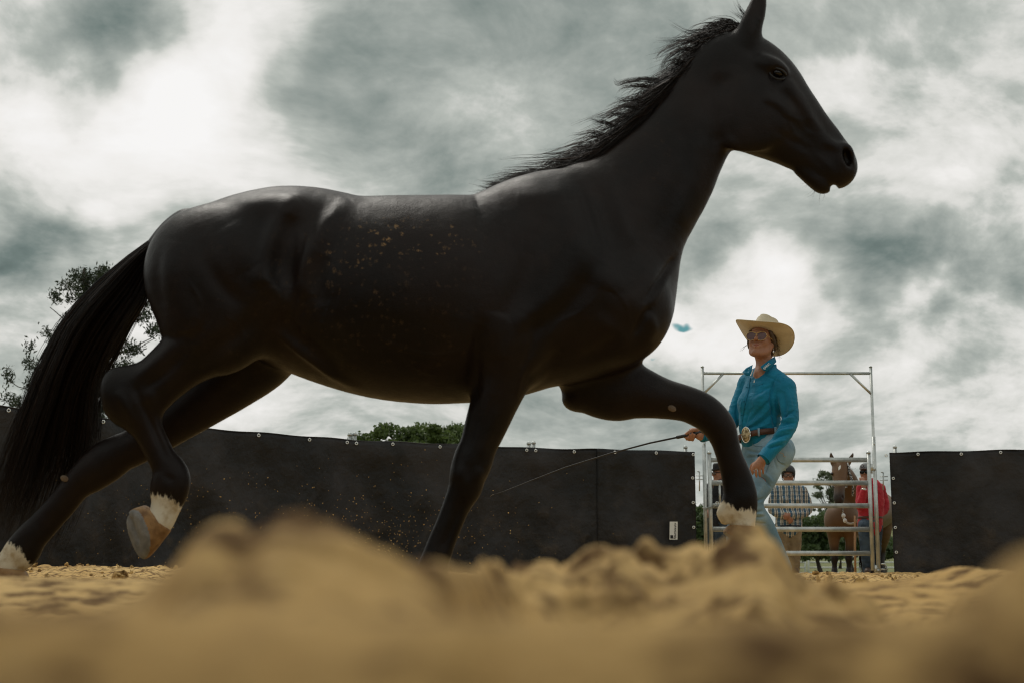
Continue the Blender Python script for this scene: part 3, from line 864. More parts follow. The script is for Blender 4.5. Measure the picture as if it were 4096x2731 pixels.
LEAF_B = leaf_material('bush_leaf', (0.030, 0.058, 0.020), (0.10, 0.145, 0.05))
LEAF_C = leaf_material('gum_leaf', (0.06, 0.085, 0.045), (0.15, 0.18, 0.10))
def fig():
    Y = 58.0; rs = np.random.default_rng(5); lob = []
    outline = [(1430, 1752), (1475, 1728), (1510, 1690), (1560, 1700), (1605, 1695), (1650, 1712), (1700, 1700), (1760, 1698), (1810, 1705), (1850, 1702), (1880, 1730)]
    for k in range(110):
        u = rs.uniform(1430, 1870); vt = np.interp(u, [o[0] for o in outline], [o[1] for o in outline])
        f = rs.random() ** 1.5; v = vt + 16 + f * (1930 - vt)
        c = P(u, v, Y + rs.uniform(-2.2, 2.2)); lob.append((c, rs.uniform(0.2, 0.5) + 0.15 * f))
    clump_tree('broadleaf_tree', 'dark green broad crowned tree above the fence behind the horse\'s belly', P(1720, 2262, Y) * (1, 1, 0), lob, LEAF_A, 0.085, 330, 0.3, 3.4)
fig()
def gum():
    Y = 60.0; rs = np.random.default_rng(8); lob = []
    for (u, v, r, n) in ((3322, 1905, 26, 4), (3300, 1895, 14, 2), (3262, 1920, 9, 1), (3330, 1955, 30, 4), (3290, 1975, 24, 3), (3345, 2000, 30, 4), (3300, 2030, 24, 3), (3270, 1945, 10, 1), (3400, 1935, 30, 4), (3370, 1985, 30, 3), (3318, 1935, 18, 2)):
        for _ in range(n * 3):
            lob.append((P(u + rs.normal(0, r * .7), v + rs.normal(0, r * .42), Y + rs.normal(0, .5)), rs.uniform(0.07, 0.19)))
    clump_tree('gum_tree', 'sparse open crowned gum tree behind the brown horse\'s head', P(3360, 2262, Y) * (1, 1, 0), lob, LEAF_C, 0.05, 55, 0.08, 1.6, limbs=30, spread=1.0)
gum()
def bushes():
    rs = np.random.default_rng(9)
    for (u0, u1, vt, Y, lab) in ((2740, 2850, 2035, 52, 'dark bushy shrub at the left side of the gate'), (3030, 3095, 2085, 58, 'dark shrub just behind the walking woman\'s knee'),
                                 (3210, 3330, 2045, 50, 'dense dark green bush between plaid man and brown horse'), (3330, 3470, 2055, 54, 'dark green bush behind the brown horse'),
                                 (3120, 3215, 2120, 56, 'low dark bush behind the plaid shirted man'), (3480, 3580, 2150, 57, 'low dark bush behind the red shirted man')):
        lob = []
        for k in range(26):
            f = rs.random(); u = (u0 + u1) / 2 + (u1 - u0) / 2 * rs.uniform(-1, 1) * (0.55 + .45 * f); v = vt + 14 + f * (2198 - vt)
            lob.append((P(u, v, Y + rs.uniform(-1, 1)), rs.uniform(0.22, 0.45)))
        b = P((u0 + u1) / 2, 2262, Y); b[2] = -0.5
        clump_tree('bush', lab, b, lob, LEAF_B, 0.085, 260, 0.12, 0.8, 'bushes beyond the gate', 5, 'bush')
bushes()
# ================================================================== THE BLACK HORSE
HY = 5.0
def coat_material(name, dark, light, sand_spots=None, rough=0.40, spec=0.20):
    m, t = material(name)
    g = t.n('ShaderNodeNewGeometry').outputs['Position']
    n = t.noise(g, 3.0, 5, 0.6); st = t.noise(t.vmath('MULTIPLY', g, (1.0, 1.0, 2.6)), 150, 3, 0.65)
    pt = t.noise(g, 11, 5, 0.65, 0.6)
    c = t.mix(t.smooth(n, 0.3, 0.7), dark, light)
    c = t.mix(t.math('MULTIPLY', st, 0.55), c, tuple(k * 0.35 for k in dark))
    rg = t.math('ADD', t.math('ADD', t.math('MULTIPLY', st, 0.20), t.math('MULTIPLY', pt, 0.34)), rough - 0.26)
    # a bloom of dry dust lying in the coat
    dust = t.math('MULTIPLY', t.smooth(t.noise(g, 5.5, 6, 0.66, 0.4), 0.52, 0.80), 0.06)
    c = t.mix(dust, c, (0.12, 0.085, 0.06))
    msk = None
    for (p, r_, amt) in sand_spots:
        ln = t.vmath('LENGTH', t.vmath('MULTIPLY', t.vmath('SUBTRACT', g, tuple(map(float, p))), (1.0 / r_[0], 0.6, 1.0 / r_[1])))
        q = t.smooth(ln, 0.15, 1.0, amt, 0.0); msk = q if msk is None else t.math('MAXIMUM', msk, q)
    wv = t.vmath('ADD', g, t.vmath('SCALE', t.noise(g, 45, 4, 0.65, out=1), scale=0.035))
    vo = t.n('ShaderNodeTexVoronoi', Vector=wv, Scale=48.0)
    rn = t.n('ShaderNodeSeparateColor', Color=vo.outputs['Color']).outputs[0]
    clump = t.smooth(t.noise(g, 17, 4, 0.65), 0.36, 0.58)
    size = t.math('MULTIPLY', rn, 0.55)
    spot = t.math('MULTIPLY', t.math('MULTIPLY', t.math('SUBTRACT', size, vo.outputs['Distance'], clamp=True), 4.5, clamp=True), t.smooth(t.noise(g, 170, 3, 0.65), 0.36, 0.60))
    spot = t.math('MULTIPLY', t.math('MULTIPLY', spot, clump), msk)
    c = t.mix(t.math('MULTIPLY', spot, 1.0), c, (0.36, 0.22, 0.10)); rg = t.math('ADD', rg, t.math('MULTIPLY', spot, 0.4))
    at = t.n('ShaderNodeAttribute', _attribute_name='sock').outputs['Fac']
    e = t.smooth(t.math('ADD', at, t.math('MULTIPLY', t.math('SUBTRACT', t.noise(t.vmath('MULTIPLY', g, (1.0, 1.0, 0.35)), 95, 4, 0.65), 0.5), 1.3)), 0.36, 0.64)
    wh = t.mix(t.smooth(t.noise(g, 26, 4, 0.6), 0.42, 0.75), (0.72, 0.67, 0.54), (0.48, 0.38, 0.23))
    c = t.mix(e, c, wh); rg = t.math('MAXIMUM', rg, t.math('MULTIPLY', e, 0.75))
    bm = t.n('ShaderNodeBump', Strength=0.30, Distance=0.004, Height=t.math('ADD', st, t.math('MULTIPLY', t.noise(g, 24, 5, 0.62), 1.5)))
    finish(t, **{'Base Color': c, 'Roughness': rg, 'Normal': bm.outputs[0], 'Specular IOR Level': spec})
    return m
def hair_material(name, a, b):
    m, t = material(name)
    r = t.n('ShaderNodeNewGeometry').outputs['Random Per Island']
    finish(t, **{'Base Color': t.mix(t.math('POWER', r, 2.5), a, b), 'Roughness': 0.5, 'Specular IOR Level': 0.14})
    return m

def normals(V, F):
    n = np.cross(V[F[:, 2]] - V[F[:, 0]], V[F[:, 3]] - V[F[:, 1]]); N = np.zeros_like(V)
    for k in range(4):
        for a in range(3): N[:, a] += np.bincount(F[:, k], n[:, a], len(V))
    return N / (np.linalg.norm(N, axis=1, keepdims=True) + 1e-12)
def project(V):
    c, s = math.cos(PITCH), math.sin(PITCH)
    q = V - (0, 0, CAM_Z); dep = q[:, 1] * c + q[:, 2] * s
    return 2048 + FPX * q[:, 0] / dep, 1365.5 - FPX * (q[:, 2] * c - q[:, 1] * s) / dep
def relief(V, N, lines):
    """height of gentle swellings and hollows that follow lines drawn over the near side of a surface"""
    U_, V_ = project(V); disp = np.zeros(len(V))
    for pts, amp, sig in lines:
        pp = catmull(np.array(pts, float), 6)
        sel = (U_ > pp[:, 0].min() - 3 * sig) & (U_ < pp[:, 0].max() + 3 * sig) & (V_ > pp[:, 1].min() - 3 * sig) & (V_ < pp[:, 1].max() + 3 * sig)
        u, v = U_[sel], V_[sel]; best = np.full(len(u), 1e9); par = np.zeros(len(u)); n_ = len(pp) - 1
        for i_ in range(n_):
            a, b = pp[i_], pp[i_ + 1]; e = b - a; L_ = e @ e + 1e-9
            t_ = np.clip(((u - a[0]) * e[0] + (v - a[1]) * e[1]) / L_, 0, 1); d = np.hypot(u - a[0] - t_ * e[0], v - a[1] - t_ * e[1])
            m_ = d < best; best = np.where(m_, d, best); par = np.where(m_, (i_ + t_) / n_, par)
        g_ = np.exp(-(best / sig) ** 2) * np.clip(np.sin(np.pi * np.clip(par, 0.02, 0.98)), 0, 1) ** 0.5
        disp[sel] += amp * g_
    return disp
RELIEF = [  # polyline in the photograph, height in metres, width in px
    ([(1190, 790), (1120, 890), (1075, 990), (1050, 1090), (1055, 1150)], .027, 40), ([(1170, 860), (1150, 960), (1150, 1060), (1165, 1150)], -.017, 46),
    ([(1400, 800), (1310, 900), (1240, 1020), (1215, 1120), (1225, 1200)], .022, 40), ([(1300, 1020), (1275, 1120), (1290, 1230)], -.013, 36),
    ([(1040, 1120), (1090, 1150), (1120, 1200), (1090, 1260)], .014, 30), ([(1110, 1330), (1180, 1385), (1260, 1445), (1340, 1505), (1430, 1550)], .016, 16), ([(1130, 1250), (1170, 1330), (1260, 1400), (1350, 1470)], -.014, 34),
    ([(800, 950), (830, 1060), (890, 1150), (990, 1230)], -.010, 34), ([(700, 960), (690, 1080), (720, 1200), (760, 1300)], .010, 50), ([(905, 900), (960, 1000), (1000, 1080)], .010, 60),
    ([(640, 1010), (630, 1120), (650, 1230)], -.006, 24), ([(1040, 1250), (960, 1330), (860, 1400), (760, 1480)], -.012, 36), ([(700, 1370), (620, 1450), (540, 1510)], .008, 22), ([(730, 1420), (650, 1500), (560, 1560)], -.009, 22),
    ([(2310, 720), (2340, 810), (2375, 910), (2385, 990)], -.007, 22), ([(2385, 740), (2420, 840), (2450, 950), (2470, 1020)], -.011, 34), ([(2350, 760), (2385, 870), (2420, 960)], .003, 20),
    ([(2470, 800), (2500, 900), (2540, 980)], .008, 26), ([(2700, 1030), (2650, 1110), (2585, 1200)], -.016, 15), ([(2690, 1060), (2640, 1150), (2600, 1220)], .008, 18),
    ([(2270, 800), (2300, 950), (2380, 1080), (2480, 1180), (2560, 1260)], .016, 60), ([(2180, 850), (2130, 1000), (2080, 1150), (2010, 1280)], -.012, 40), ([(2400, 1040), (2330, 1160), (2230, 1260), (2120, 1330)], -.012, 36),
    ([(2300, 1010), (2250, 1130), (2160, 1230), (2040, 1290)], .012, 46), ([(1925, 1300), (1905, 1400), (1895, 1520), (1885, 1600)], -.020, 26), ([(2000, 1250), (1985, 1340), (1995, 1440)], .014, 44),
    ([(2100, 1260), (2060, 1330), (2030, 1430), (2000, 1560)], .010, 34), ([(2150, 1290), (2130, 1380), (2090, 1480)], -.010, 22), ([(2540, 1340), (2575, 1270), (2600, 1230)], -.014, 14), ([(2480, 1330), (2420, 1390), (2330, 1430)], -.010, 30),
    ([(2580, 1250), (2610, 1310), (2580, 1370)], .010, 24), ([(2380, 1270), (2460, 1330), (2500, 1390)], .008, 34), ([(2230, 1400), (2190, 1470), (2120, 1530)], -.012, 26),
    ([(1880, 830), (1930, 980), (1900, 1130), (1850, 1280)], -.007, 60), ([(1700, 900), (1660, 1100), (1640, 1300)], .004, 50), ([(1560, 900), (1500, 1100), (1470, 1300)], .004, 46), ([(1790, 900), (1760, 1100), (1740, 1300)], .004, 46),
    ([(2060, 790), (2160, 790), (2260, 770)], .008, 40),
    ([(1480, 1330), (1600, 1390), (1740, 1420), (1860, 1400)], .003, 6), ([(1600, 1390), (1650, 1460), (1740, 1500)], .0025, 5), ([(2200, 1350), (2240, 1290), (2320, 1250), (2390, 1180)], .003, 6), ([(2140, 1420), (2090, 1500), (2070, 1580)], .003, 6),
    ([(900, 1260), (960, 1310), (980, 1380)], .003, 6), ([(760, 1130), (800, 1210), (790, 1290)], .003, 6), ([(2440, 1150), (2500, 1220), (2520, 1300)], .003, 6), ([(1970, 1480), (1960, 1580), (1930, 1680)], .003, 5), ([(640, 1480), (560, 1560), (540, 1640)], .003, 5),
    ([(1990, 1640), (1950, 1740), (1920, 1830)], .006, 20), ([(1915, 1620), (1890, 1720), (1865, 1800)], -.006, 18), ([(1845, 2000), (1815, 2090), (1775, 2190)], -.009, 12), ([(1830, 1860), (1835, 1920)], .006, 22), ([(1925, 1870), (1900, 1930)], .006, 20), ([(1880, 1850), (1870, 1920)], -.005, 14),
    ([(560, 1600), (600, 1680), (640, 1770), (670, 1840)], -.009, 12), ([(470, 1560), (500, 1620), (540, 1690)], .006, 18), ([(540, 1540), (560, 1610)], -.008, 18), ([(600, 1560), (620, 1640)], .006, 16), ([(650, 1900), (700, 1920)], -.005, 18),
    # head
    ([(2860, 280), (2852, 400), (2868, 500), (2890, 570)], -0.00360, 34), ([(2905, 330), (2890, 430), (2910, 540)], 0.00180, 20), ([(2960, 600), (2905, 540), (2890, 470)], 0.00360, 16),
    ([(3060, 395), (3120, 425), (3180, 480)], 0.00420, 14), ([(3080, 350), (3140, 380), (3200, 440)], -0.00360, 14), ([(3150, 340), (3190, 400), (3240, 470), (3290, 520)], 0.00300, 14), ([(3130, 330), (3105, 345), (3075, 335)], -0.00360, 14),
    ([(3105, 400), (3130, 450), (3190, 480), (3240, 475)], 0.00210, 6), ([(3150, 450), (3170, 520), (3200, 560)], 0.00210, 6), ([(3190, 480), (3230, 530), (3270, 545)], 0.00180, 6),
    ([(3220, 520), (3260, 560), (3290, 600)], 0.00300, 14), ([(3100, 520), (3160, 560), (3220, 590), (3250, 620)], -0.00360, 16), ([(3070, 235), (3110, 250), (3140, 285)], 0.00360, 13), ([(2990, 205), (3030, 225), (3070, 240)], -0.00480, 17),
    ([(3300, 570), (3340, 585), (3365, 600)], 0.00360, 14), ([(3265, 620), (3300, 650), (3330, 690)], 0.00240, 12), ([(2960, 640), (3040, 600), (3130, 630)], -0.00240, 16),
    ([(2560, 640), (2620, 800), (2600, 960)], -.006, 50), ([(2780, 430), (2800, 560), (2770, 740), (2700, 900)], .006, 40), ([(2730, 500), (2740, 660), (2690, 820), (2620, 960)], -.007, 30)]
def black_horse():
    COAT = coat_material('black_coat', (0.0050, 0.0032, 0.0025), (0.0180, 0.0102, 0.0076),
        [(P(1610, 960, HY - .28), (0.34, 0.12), 1.0), (P(1420, 1010, HY - .28), (0.2, 0.14), 0.5), (P(1480, 1080, HY - .28), (0.5, 0.30), 0.16), (P(1500, 1300, HY - .28), (0.55, 0.25), 0.08), (P(2600, 620, HY - .1), (0.2, 0.2), 0.06), (P(1000, 1250, HY), (0.5, 0.4), 0.03)])
    S = Sdf((-1.98, 4.58, -0.02), (1.33, 5.42, 2.24), 0.0078)
    def L(pairs, k, y=0.0, p=2.0, m=6, op='add'):
        st = []
        for q in pairs:
            yy = q[3] if len(q) > 3 else y
            A, B = P(*q[0], HY + yy), P(*q[1], HY + yy)
            st.append(((A[0] + B[0]) / 2, HY + yy, (A[2] + B[2]) / 2, np.linalg.norm(A - B) / 2, q[2]))
        S.limb(st, k, m, p, op)
    # trunk
    L([((1060, 800), (1060, 1360), .21), ((1200, 768), (1200, 1470), .245), ((1400, 792), (1400, 1550), .285), ((1600, 790), (1600, 1603), .305), ((1800, 787), (1800, 1612), .30),
       ((1950, 783), (1960, 1600), .275), ((2100, 752), (2110, 1560), .245), ((2250, 800), (2260, 1532), .235), ((2360, 900), (2370, 1505), .225), ((2440, 985), (2448, 1468), .205)], 0.03)
    # hindquarters
    L([((1230, 772), (1230, 1330), .235), ((1112, 766), (1100, 1330), .25), ((980, 794), (970, 1340), .245), ((840, 838), (840, 1330), .20)], 0.05)
    for s in (-1, 1):           # the two buttock and thigh masses
        S.ell(P(800, 1090, HY + s * .10), (.175, .125, .215), None, 0.06)
        S.ell(P(960, 1120, HY + s * .12), (.17, .125, .22), None, 0.06)
        S.ell(P(1120, 850, HY + s * .165), (.11, .06, .045), None, 0.07)       # point of hip
    # near hind leg, swinging forward
    y = -0.135
    L([((610, 1130), (1150, 1130), .135), ((632, 1262), (1110, 1250), .125), ((668, 1318), (990, 1370), .105), ((640, 1372), (850, 1480), .082), ((570, 1442), (740, 1565), .066), ((500, 1495), (670, 1630), .055), ((440, 1540), (625, 1655), .049),
       ], 0.05, y)
    S.ell(P(1070, 1185, HY + y - .02), (.085, .095, .10), None, 0.06)           # stifle
    L([((424, 1562), (600, 1560), .047), ((436, 1612), (618, 1600), .05), ((470, 1658), (612, 1605), .047), ((500, 1695), (624, 1640), .043), ((534, 1744), (648, 1696), .038), ((562, 1790), (672, 1752), .035), ((592, 1842), (703, 1815), .035),
       ((612, 1893), (745, 1868), .040), ((608, 1925), (762, 1905), .046), ((600, 1955), (757, 1950), .046), ((606, 1995), (735, 1998), .040), ((602, 2035), (715, 2042), .038), ((588, 2075), (695, 2088), .045)], 0.03, y)
    L([((428, 1545), (500, 1505), .024), ((426, 1580), (480, 1570), .026), ((440, 1625), (500, 1600), .022)], 0.03, y)      # point of hock
    # far hind leg, pushing off behind
    y = 0.135
    L([((860, 1180), (1240, 1370), .13), ((880, 1300), (1165, 1490), .115), ((850, 1400), (1050, 1580), .10), ((760, 1500), (930, 1650), .078), ((640, 1620), (770, 1742), .062), ((508, 1718), (590, 1842), .053), ((440, 1748), (525, 1872), .05), ((385, 1772), (472, 1912), .05), ((322, 1826), (420, 1945), .05),
       ((268, 1895), (348, 1985), .043), ((189, 1997), (282, 2060), .036), ((128, 2065), (225, 2125), .036), ((70, 2120), (178, 2182), .042), ((30, 2165), (150, 2235), .046), ((5, 2205), (110, 2262), .042), ((-25, 2245), (85, 2292), .046)], 0.04, y)
    # near foreleg, planted
    y = -0.125
    L([((2010, 1000), (2330, 1100), .085), ((1960, 1180), (2290, 1260), .10), ((1928, 1330), (2215, 1400), .098), ((1900, 1470), (2140, 1490), .088), ((1882, 1600), (2076, 1602), .076), ((1857, 1707), (2024, 1712), .062), ((1840, 1772), (1990, 1784), .056),
       ((1812, 1838), (1970, 1848), .055), ((1798, 1892), (1944, 1905), .056), ((1794, 1940), (1926, 1958), .052), ((1780, 1992), (1896, 2000), .043), ((1766, 2036), (1872, 2042), .038), ((1744, 2092), (1848, 2104), .036), ((1713, 2162), (1822, 2174), .036),
       ((1686, 2226), (1802, 2240), .042), ((1668, 2270), (1795, 2288), .047), ((1680, 2310), (1788, 2325), .042), ((1702, 2340), (1800, 2352), .044)], 0.04, y)
    S.ell(P(2030, 1330, HY - .165), (.10, .05, .13), None, 0.05)                # forearm muscle
    # far foreleg, lifted forward
    y = 0.125
    L([((2260, 1180), (2560, 1250), .10), ((2225, 1380), (2500, 1390), .10), ((2262, 1590), (2470, 1420), .092), ((2345, 1636), (2545, 1455), .082), ((2455, 1634), (2618, 1495), .068), ((2600, 1660), (2690, 1524), .060), ((2700, 1674), (2772, 1550), .054), ((2762, 1698), (2838, 1578), .052),
       ((2800, 1722), (2886, 1615), .053), ((2832, 1755), (2925, 1667), .052), ((2852, 1790), (2944, 1728), .047), ((2868, 1840), (2968, 1812), .041), ((2884, 1895), (2998, 1885), .037), ((2892, 1945), (3018, 1945), .039), ((2894, 1985), (3030, 1995), .045), ((2896, 2025), (3030, 2040), .044),
       ((2920, 2068), (3024, 2082), .038), ((2925, 2105), (3020, 2118), .042)], 0.035, y)
    S.ell(P(2303, 1598, HY + y), (.050, .055, .042), None, 0.02)                 # far elbow
    S.tube([(*P(2920, 2020, HY + y), .03), (*P(2892, 2050, HY + y), .022), (*P(2898, 2085, HY + y), .012)], 0.02)   # fetlock tuft
    # chest
    S.ell(P(2490, 1230, HY - .09), (.158, .10, .185), None, 0.06); S.ell(P(2490, 1230, HY + .09), (.158, .10, .185), None, 0.06)
    S.ell(P(2612, 1130, HY), (.070, .085, .14), None, 0.05)
    # neck
    L([((2040, 790), (2440, 1150), .165), ((2150, 745), (2555, 1110), .160), ((2240, 720), (2645, 1065), .148), ((2330, 680), (2708, 1015), .134), ((2420, 612), (2758, 925), .118), ((2500, 545), (2793, 850), .106), ((2586, 465), (2826, 757), .096), ((2657, 395), (2848, 690), .088),
       ((2720, 328), (2870, 640), .083), ((2800, 240), (2896, 606), .079), ((2880, 172), (2926, 590), .076), ((2940, 140), (2945, 578), .075)], 0.10, p=2.2)
    # head
    L([((3030, 170), (2850, 400), .078), ((3085, 203), (2880, 480), .092), ((3130, 243), (2930, 550), .098), ((3162, 292), (2985, 598), .098), ((3200, 343), (3040, 622), .090), ((3240, 398), (3100, 646), .076), ((3272, 440), (3148, 668), .064),
       ((3308, 482), (3190, 684), .057), ((3350, 532), (3225, 702), .055), ((3382, 574), (3262, 722), .058), ((3398, 612), (3296, 730), .060), ((3400, 645), (3325, 728), .054)], 0.03, p=2.4)
    S.tube([(*P(3350, 690, HY), .036), (*P(3366, 706, HY), .034), (*P(3352, 726, HY), .024)], 0.015, squash=((0, 1, 0), 0.8))       # upper lip
    S.tube([(*P(3205, 682, HY), .024), (*P(3248, 715, HY), .029), (*P(3285, 742, HY), .030), (*P(3306, 752, HY), .019)], 0.010, squash=((0, 1, 0), 0.85))   # lower lip and chin
    for s in (-1, 1):
        S.ell(P(2985, 470, HY + s * .072), (.145, .034, .130), None, 0.03)       # cheek
        S.ell(P(3085, 262, HY + s * .088), (.062, .022, .028), np.array(Matrix.Rotation(R(28), 3, 'Y')), 0.025)     # brow
        S.tube([(*P(3075, 395, HY + s * .092), .012), (*P(3140, 440, HY + s * .078), .010), (*P(3195, 490, HY + s * .062), .006)], 0.03)   # facial crest
        S.tube([(*P(3150, 345, HY + s * .08), .012), (*P(3215, 440, HY + s * .065), .010), (*P(3275, 540, HY + s * .052), .010), (*P(3330, 585, HY + s * .05), .012)], 0.03)
        S.ell(P(3377, 622, HY + s * .048), (.034, .020, .046), None, 0.02)       # nostril wing
        S.ell(P(3390, 630, HY + s * .058), (.015, .028, .034), np.array(Matrix.Rotation(R(-16), 3, 'Y')), 0.010, 'sub')
        S.ell(P(3111, 296, HY + s * .112), (.030, .030, .021), None, 0.015, 'sub')
        S.tube([(*P(3256, 632, HY + s * .064), .007), (*P(3285, 668, HY + s * .066), .010), (*P(3312, 712, HY + s * .060), .010), (*P(3330, 745, HY + s * .035), .012), (*P(3336, 756, HY), .012)], 0.010, op='sub')  # mouth
        S.tube([(*P(2888, 330, HY + s * .104), .010), (*P(2872, 430, HY + s * .112), .016), (*P(2885, 540, HY + s * .098), .012)], 0.06, op='sub')     # behind the jaw
    # ears
    for s in (-1, 1):
        S.tube([(*P(2990, 165, HY + s * .045), .046), (*P(3004, 105, HY + s * .055), .043), (*P(3026, 40, HY + s * .06), .036), (*P(3042, -20, HY + s * .06), .022), (*P(3052, -75, HY + s * .057), .003)], 0.02, squash=((0, 1, 0), 1.25))
        S.tube([(*P(3012, 110, HY + s * .098), .012), (*P(3032, 40, HY + s * .094), .016), (*P(3044, -20, HY + s * .080), .008)], 0.008, op='sub')
    S.tube([(*P(742, 892, HY), .045), (*P(690, 918, HY + .02), .035), (*P(620, 985, HY + .06), .028), (*P(560, 1060, HY + .1), .018)], 0.04)     # dock of the tail
    # sand line of the hoofs: cut square where the horn begins
    V, F = S.skin(3)
    # muscles, ribs, veins and tendons: gentle swellings and hollows following lines over the near side
    nrm = normals(V, F)
    V = V + nrm * (relief(V, nrm, RELIEF) * np.clip(-nrm[:, 1] * 1.6, 0, 1))[:, None]
    # uneven, living surface
    nz = vnoise(V[:, 0] * 7, V[:, 1] * 7, V[:, 2] * 7) * 0.0018 + vnoise(V[:, 0] * 22, V[:, 1] * 22, V[:, 2] * 22) * 0.0006
    V = V + nrm * nz[:, None]
    body = mesh_obj('black_horse', V, F, COAT, label='large black horse trotting past in the foreground, white pasterns', cat='horse')
    sock = np.zeros(len(V))
    def sockify(pt, rad, lim):
        c = P(*pt[:2], HY + pt[2]); d = np.linalg.norm((V - c) * (1, .5, 1), axis=1)
        np.maximum(sock, np.clip((rad - d) / lim + 0.5, 0, 1), out=sock)
    sockify((630, 2095, -.135), .10, .05); sockify((585, 2090, -.135), .08, .04)
    sockify((20, 2270, .135), .092, .05)
    sockify((2965, 2130, .125), .085, .05); sockify((2890, 2060, .125), .050, .03)
    set_attr(body, 'sock', sock)
    # sclera-less dark eye, lids, hoofs
    EYE = simple('eye_horn', (0.004, 0.003, 0.003), 0.06, 0.1, 20)
    for s in (-1, 1):
        mb = MB(); mb.sphere(P(3111, 296, HY + s * .080), (.023, .022, .016), 16, 10, Matrix.Rotation(R(20), 3, 'Y')); mb.build('eye', EYE, body)
    LID = simple('eyelid_skin', (0.009, 0.008, 0.0075), 0.5, 0.2, 30)
    for s in (-1, 1):
        for up_ in (1, -1):
            pts = []
            for k in range(9):
                a = math.pi * k / 8; c = P(3111, 296, HY + s * (.088 + .016 * math.sin(a)))
                e = Matrix.Rotation(R(24), 3, 'Y') @ Vector((-.031 * math.cos(a), 0, up_ * .019 * math.sin(a)))
                pts.append(c + np.array(e))
            mb = MB(); mb.tube(pts, [.002] + [.0045 if up_ > 0 else .0032] * 7 + [.002], 8); mb.build('eyelid', LID, body)
    m, t = material('hoof_horn')
    g = t.n('ShaderNodeNewGeometry').outputs['Position']; n = t.noise(g, 24, 5, 0.6)
    finish(t, **{'Base Color': t.mix(t.smooth(n, 0.35, 0.7), (0.36, 0.21, 0.085), (0.17, 0.085, 0.03)), 'Roughness': 0.6,
                 'Normal': t.n('ShaderNodeBump', Strength=0.4, Distance=0.004, Height=t.noise(g, 90, 3, .6)).outputs[0]})
    HOOF = m
    SOLE = simple('hoof_sole', (0.24, 0.245, 0.245), 0.8, 0.75, 26, bump=0.5, bscale=50)
    def hoof(c0, c1, s0, s1, y, w0, w1, turn=0.0):
        """coronet edge points c0 (heel) c1 (front); ground edge points s0 (heel) s1 (toe)"""
        A0, A1, B0, B1 = [P(*q, HY + y) for q in (c0, c1, s0, s1)]; A, B = (A0 + A1) / 2, (B0 + B1) / 2
        ax = (B - A) / np.linalg.norm(B - A)
        half = lambda a, b: np.linalg.norm((b - a) - ax * ((b - a) @ ax)) / 2
        ra, rb = half(A0, A1), half(B0, B1)
        lo, hi = np.minimum.reduce([A0, A1, B0, B1]) - .09, np.maximum.reduce([A0, A1, B0, B1]) + .09
        S2 = Sdf(lo, hi, .004)
        S2.limb([(*(A - ax * .03), ra * .9, w0 * .95), (*A, ra, w0), (*((A + B) / 2), (ra + rb) / 2, (w0 + w1) / 2), (*B, rb, w1), (*(B + ax * .06), rb * 1.1, w1 * 1.05)], .005, 4, 2.3)
        def perp(p_, q_, away):
            n_ = np.array([-(q_ - p_)[2], 0, (q_ - p_)[0]]); n_ /= np.linalg.norm(n_); return n_ if n_ @ away > 0 else -n_
        ns = perp(B0, B1, B - A) + np.array([0, -turn, 0]); ns /= np.linalg.norm(ns)
        for q in (-1, 1): S2.tube([(*(B0 * .88 + B1 * .12 + (0, q * .020, 0) + ns * .003), .010), (*(B0 * .45 + B1 * .55 + ns * .003), .008)], .004, op='sub')
        S2.cut(B, ns, .022); S2.cut(A - ax * .004, perp(A0, A1, A - B), .008)
        V2, F2 = S2.skin(4); N2 = normals(V2, F2)
        fm = ((N2[F2].mean(1) @ ns) > .55) & (np.abs((V2[F2].mean(1) - B) @ ns) < .016)
        adopt(mesh_obj('hoof', V2, F2, mats=[HOOF, SOLE], fmat=fm.astype(int)), body)
    hoof((585, 2024), (684, 2122), (505, 2040), (578, 2236), -.135, .046, .056, 0.75)
    hoof((-40, 2262), (92, 2282), (-30, 2350), (118, 2318), .135, .048, .06)
    hoof((1700, 2335), (1805, 2345), (1695, 2408), (1862, 2405), -.125, .046, .06)
    hoof((2918, 2100), (3026, 2106), (2885, 2135), (3000, 2180), .125, .044, .056)
    # chestnuts (small horny patches)
    CH = simple('chestnut_horn', (0.17, 0.125, 0.085), 0.9, 0.3, 60, bump=0.5, bscale=150)
    for (u, v, y) in ((2688, 1632, .07), (258, 1912, .10)):
        mb = MB(); mb.sphere(P(u, v, HY + y), (.016, .005, .011), 12, 8, Matrix.Rotation(R(25), 3, 'Y')); mb.build('chestnut', CH, body)
    HAIR = hair_material('black_hair', (0.006, 0.005, 0.0045), (0.035, 0.020, 0.013))
    # ---- tail
    up_e = np.array([(750, 876), (631, 936), (516, 1016), (402, 1108), (316, 1194), (241, 1286), (186, 1396), (138, 1502), (92, 1617), (45, 1720), (0, 1820), (-60, 1990), (-110, 2180)], float)
    lo_e = np.array([(735, 905), (668, 985), (620, 1090), (590, 1210), (535, 1300), (488, 1390), (452, 1455), (425, 1520), (408, 1600), (400, 1720), (385, 1860), (330, 2050), (245, 2250)], float)
    S_, K_ = 3000, 20
    clump = rng.random(70); ci = rng.integers(0, 70, S_)
    s = np.clip(clump[ci] * 0.86 + rng.random(S_) * 0.14 + rng.normal(0, .02, S_), -0.04, 1.05)
    ln = np.where(rng.random(S_) < .72, rng.uniform(.84, 1.0, S_), rng.uniform(.5, 1.0, S_))
    cly = rng.normal(0, 0.05, 70)
    tt = np.linspace(0, 1, K_)
    def bez(e, q): x = np.linspace(0, 1, len(e)); return np.stack([np.interp(q, x, e[:, 0]), np.interp(q, x, e[:, 1])], -1)
    q = tt[None, :] * ln[:, None]
    st0 = rng.random(S_)[:, None] * 0.16
    q = st0 * (1 - tt[None, :]) + q
    Uv = bez(up_e, q) * (1 - s[:, None, None]) + bez(lo_e, q) * s[:, None, None]
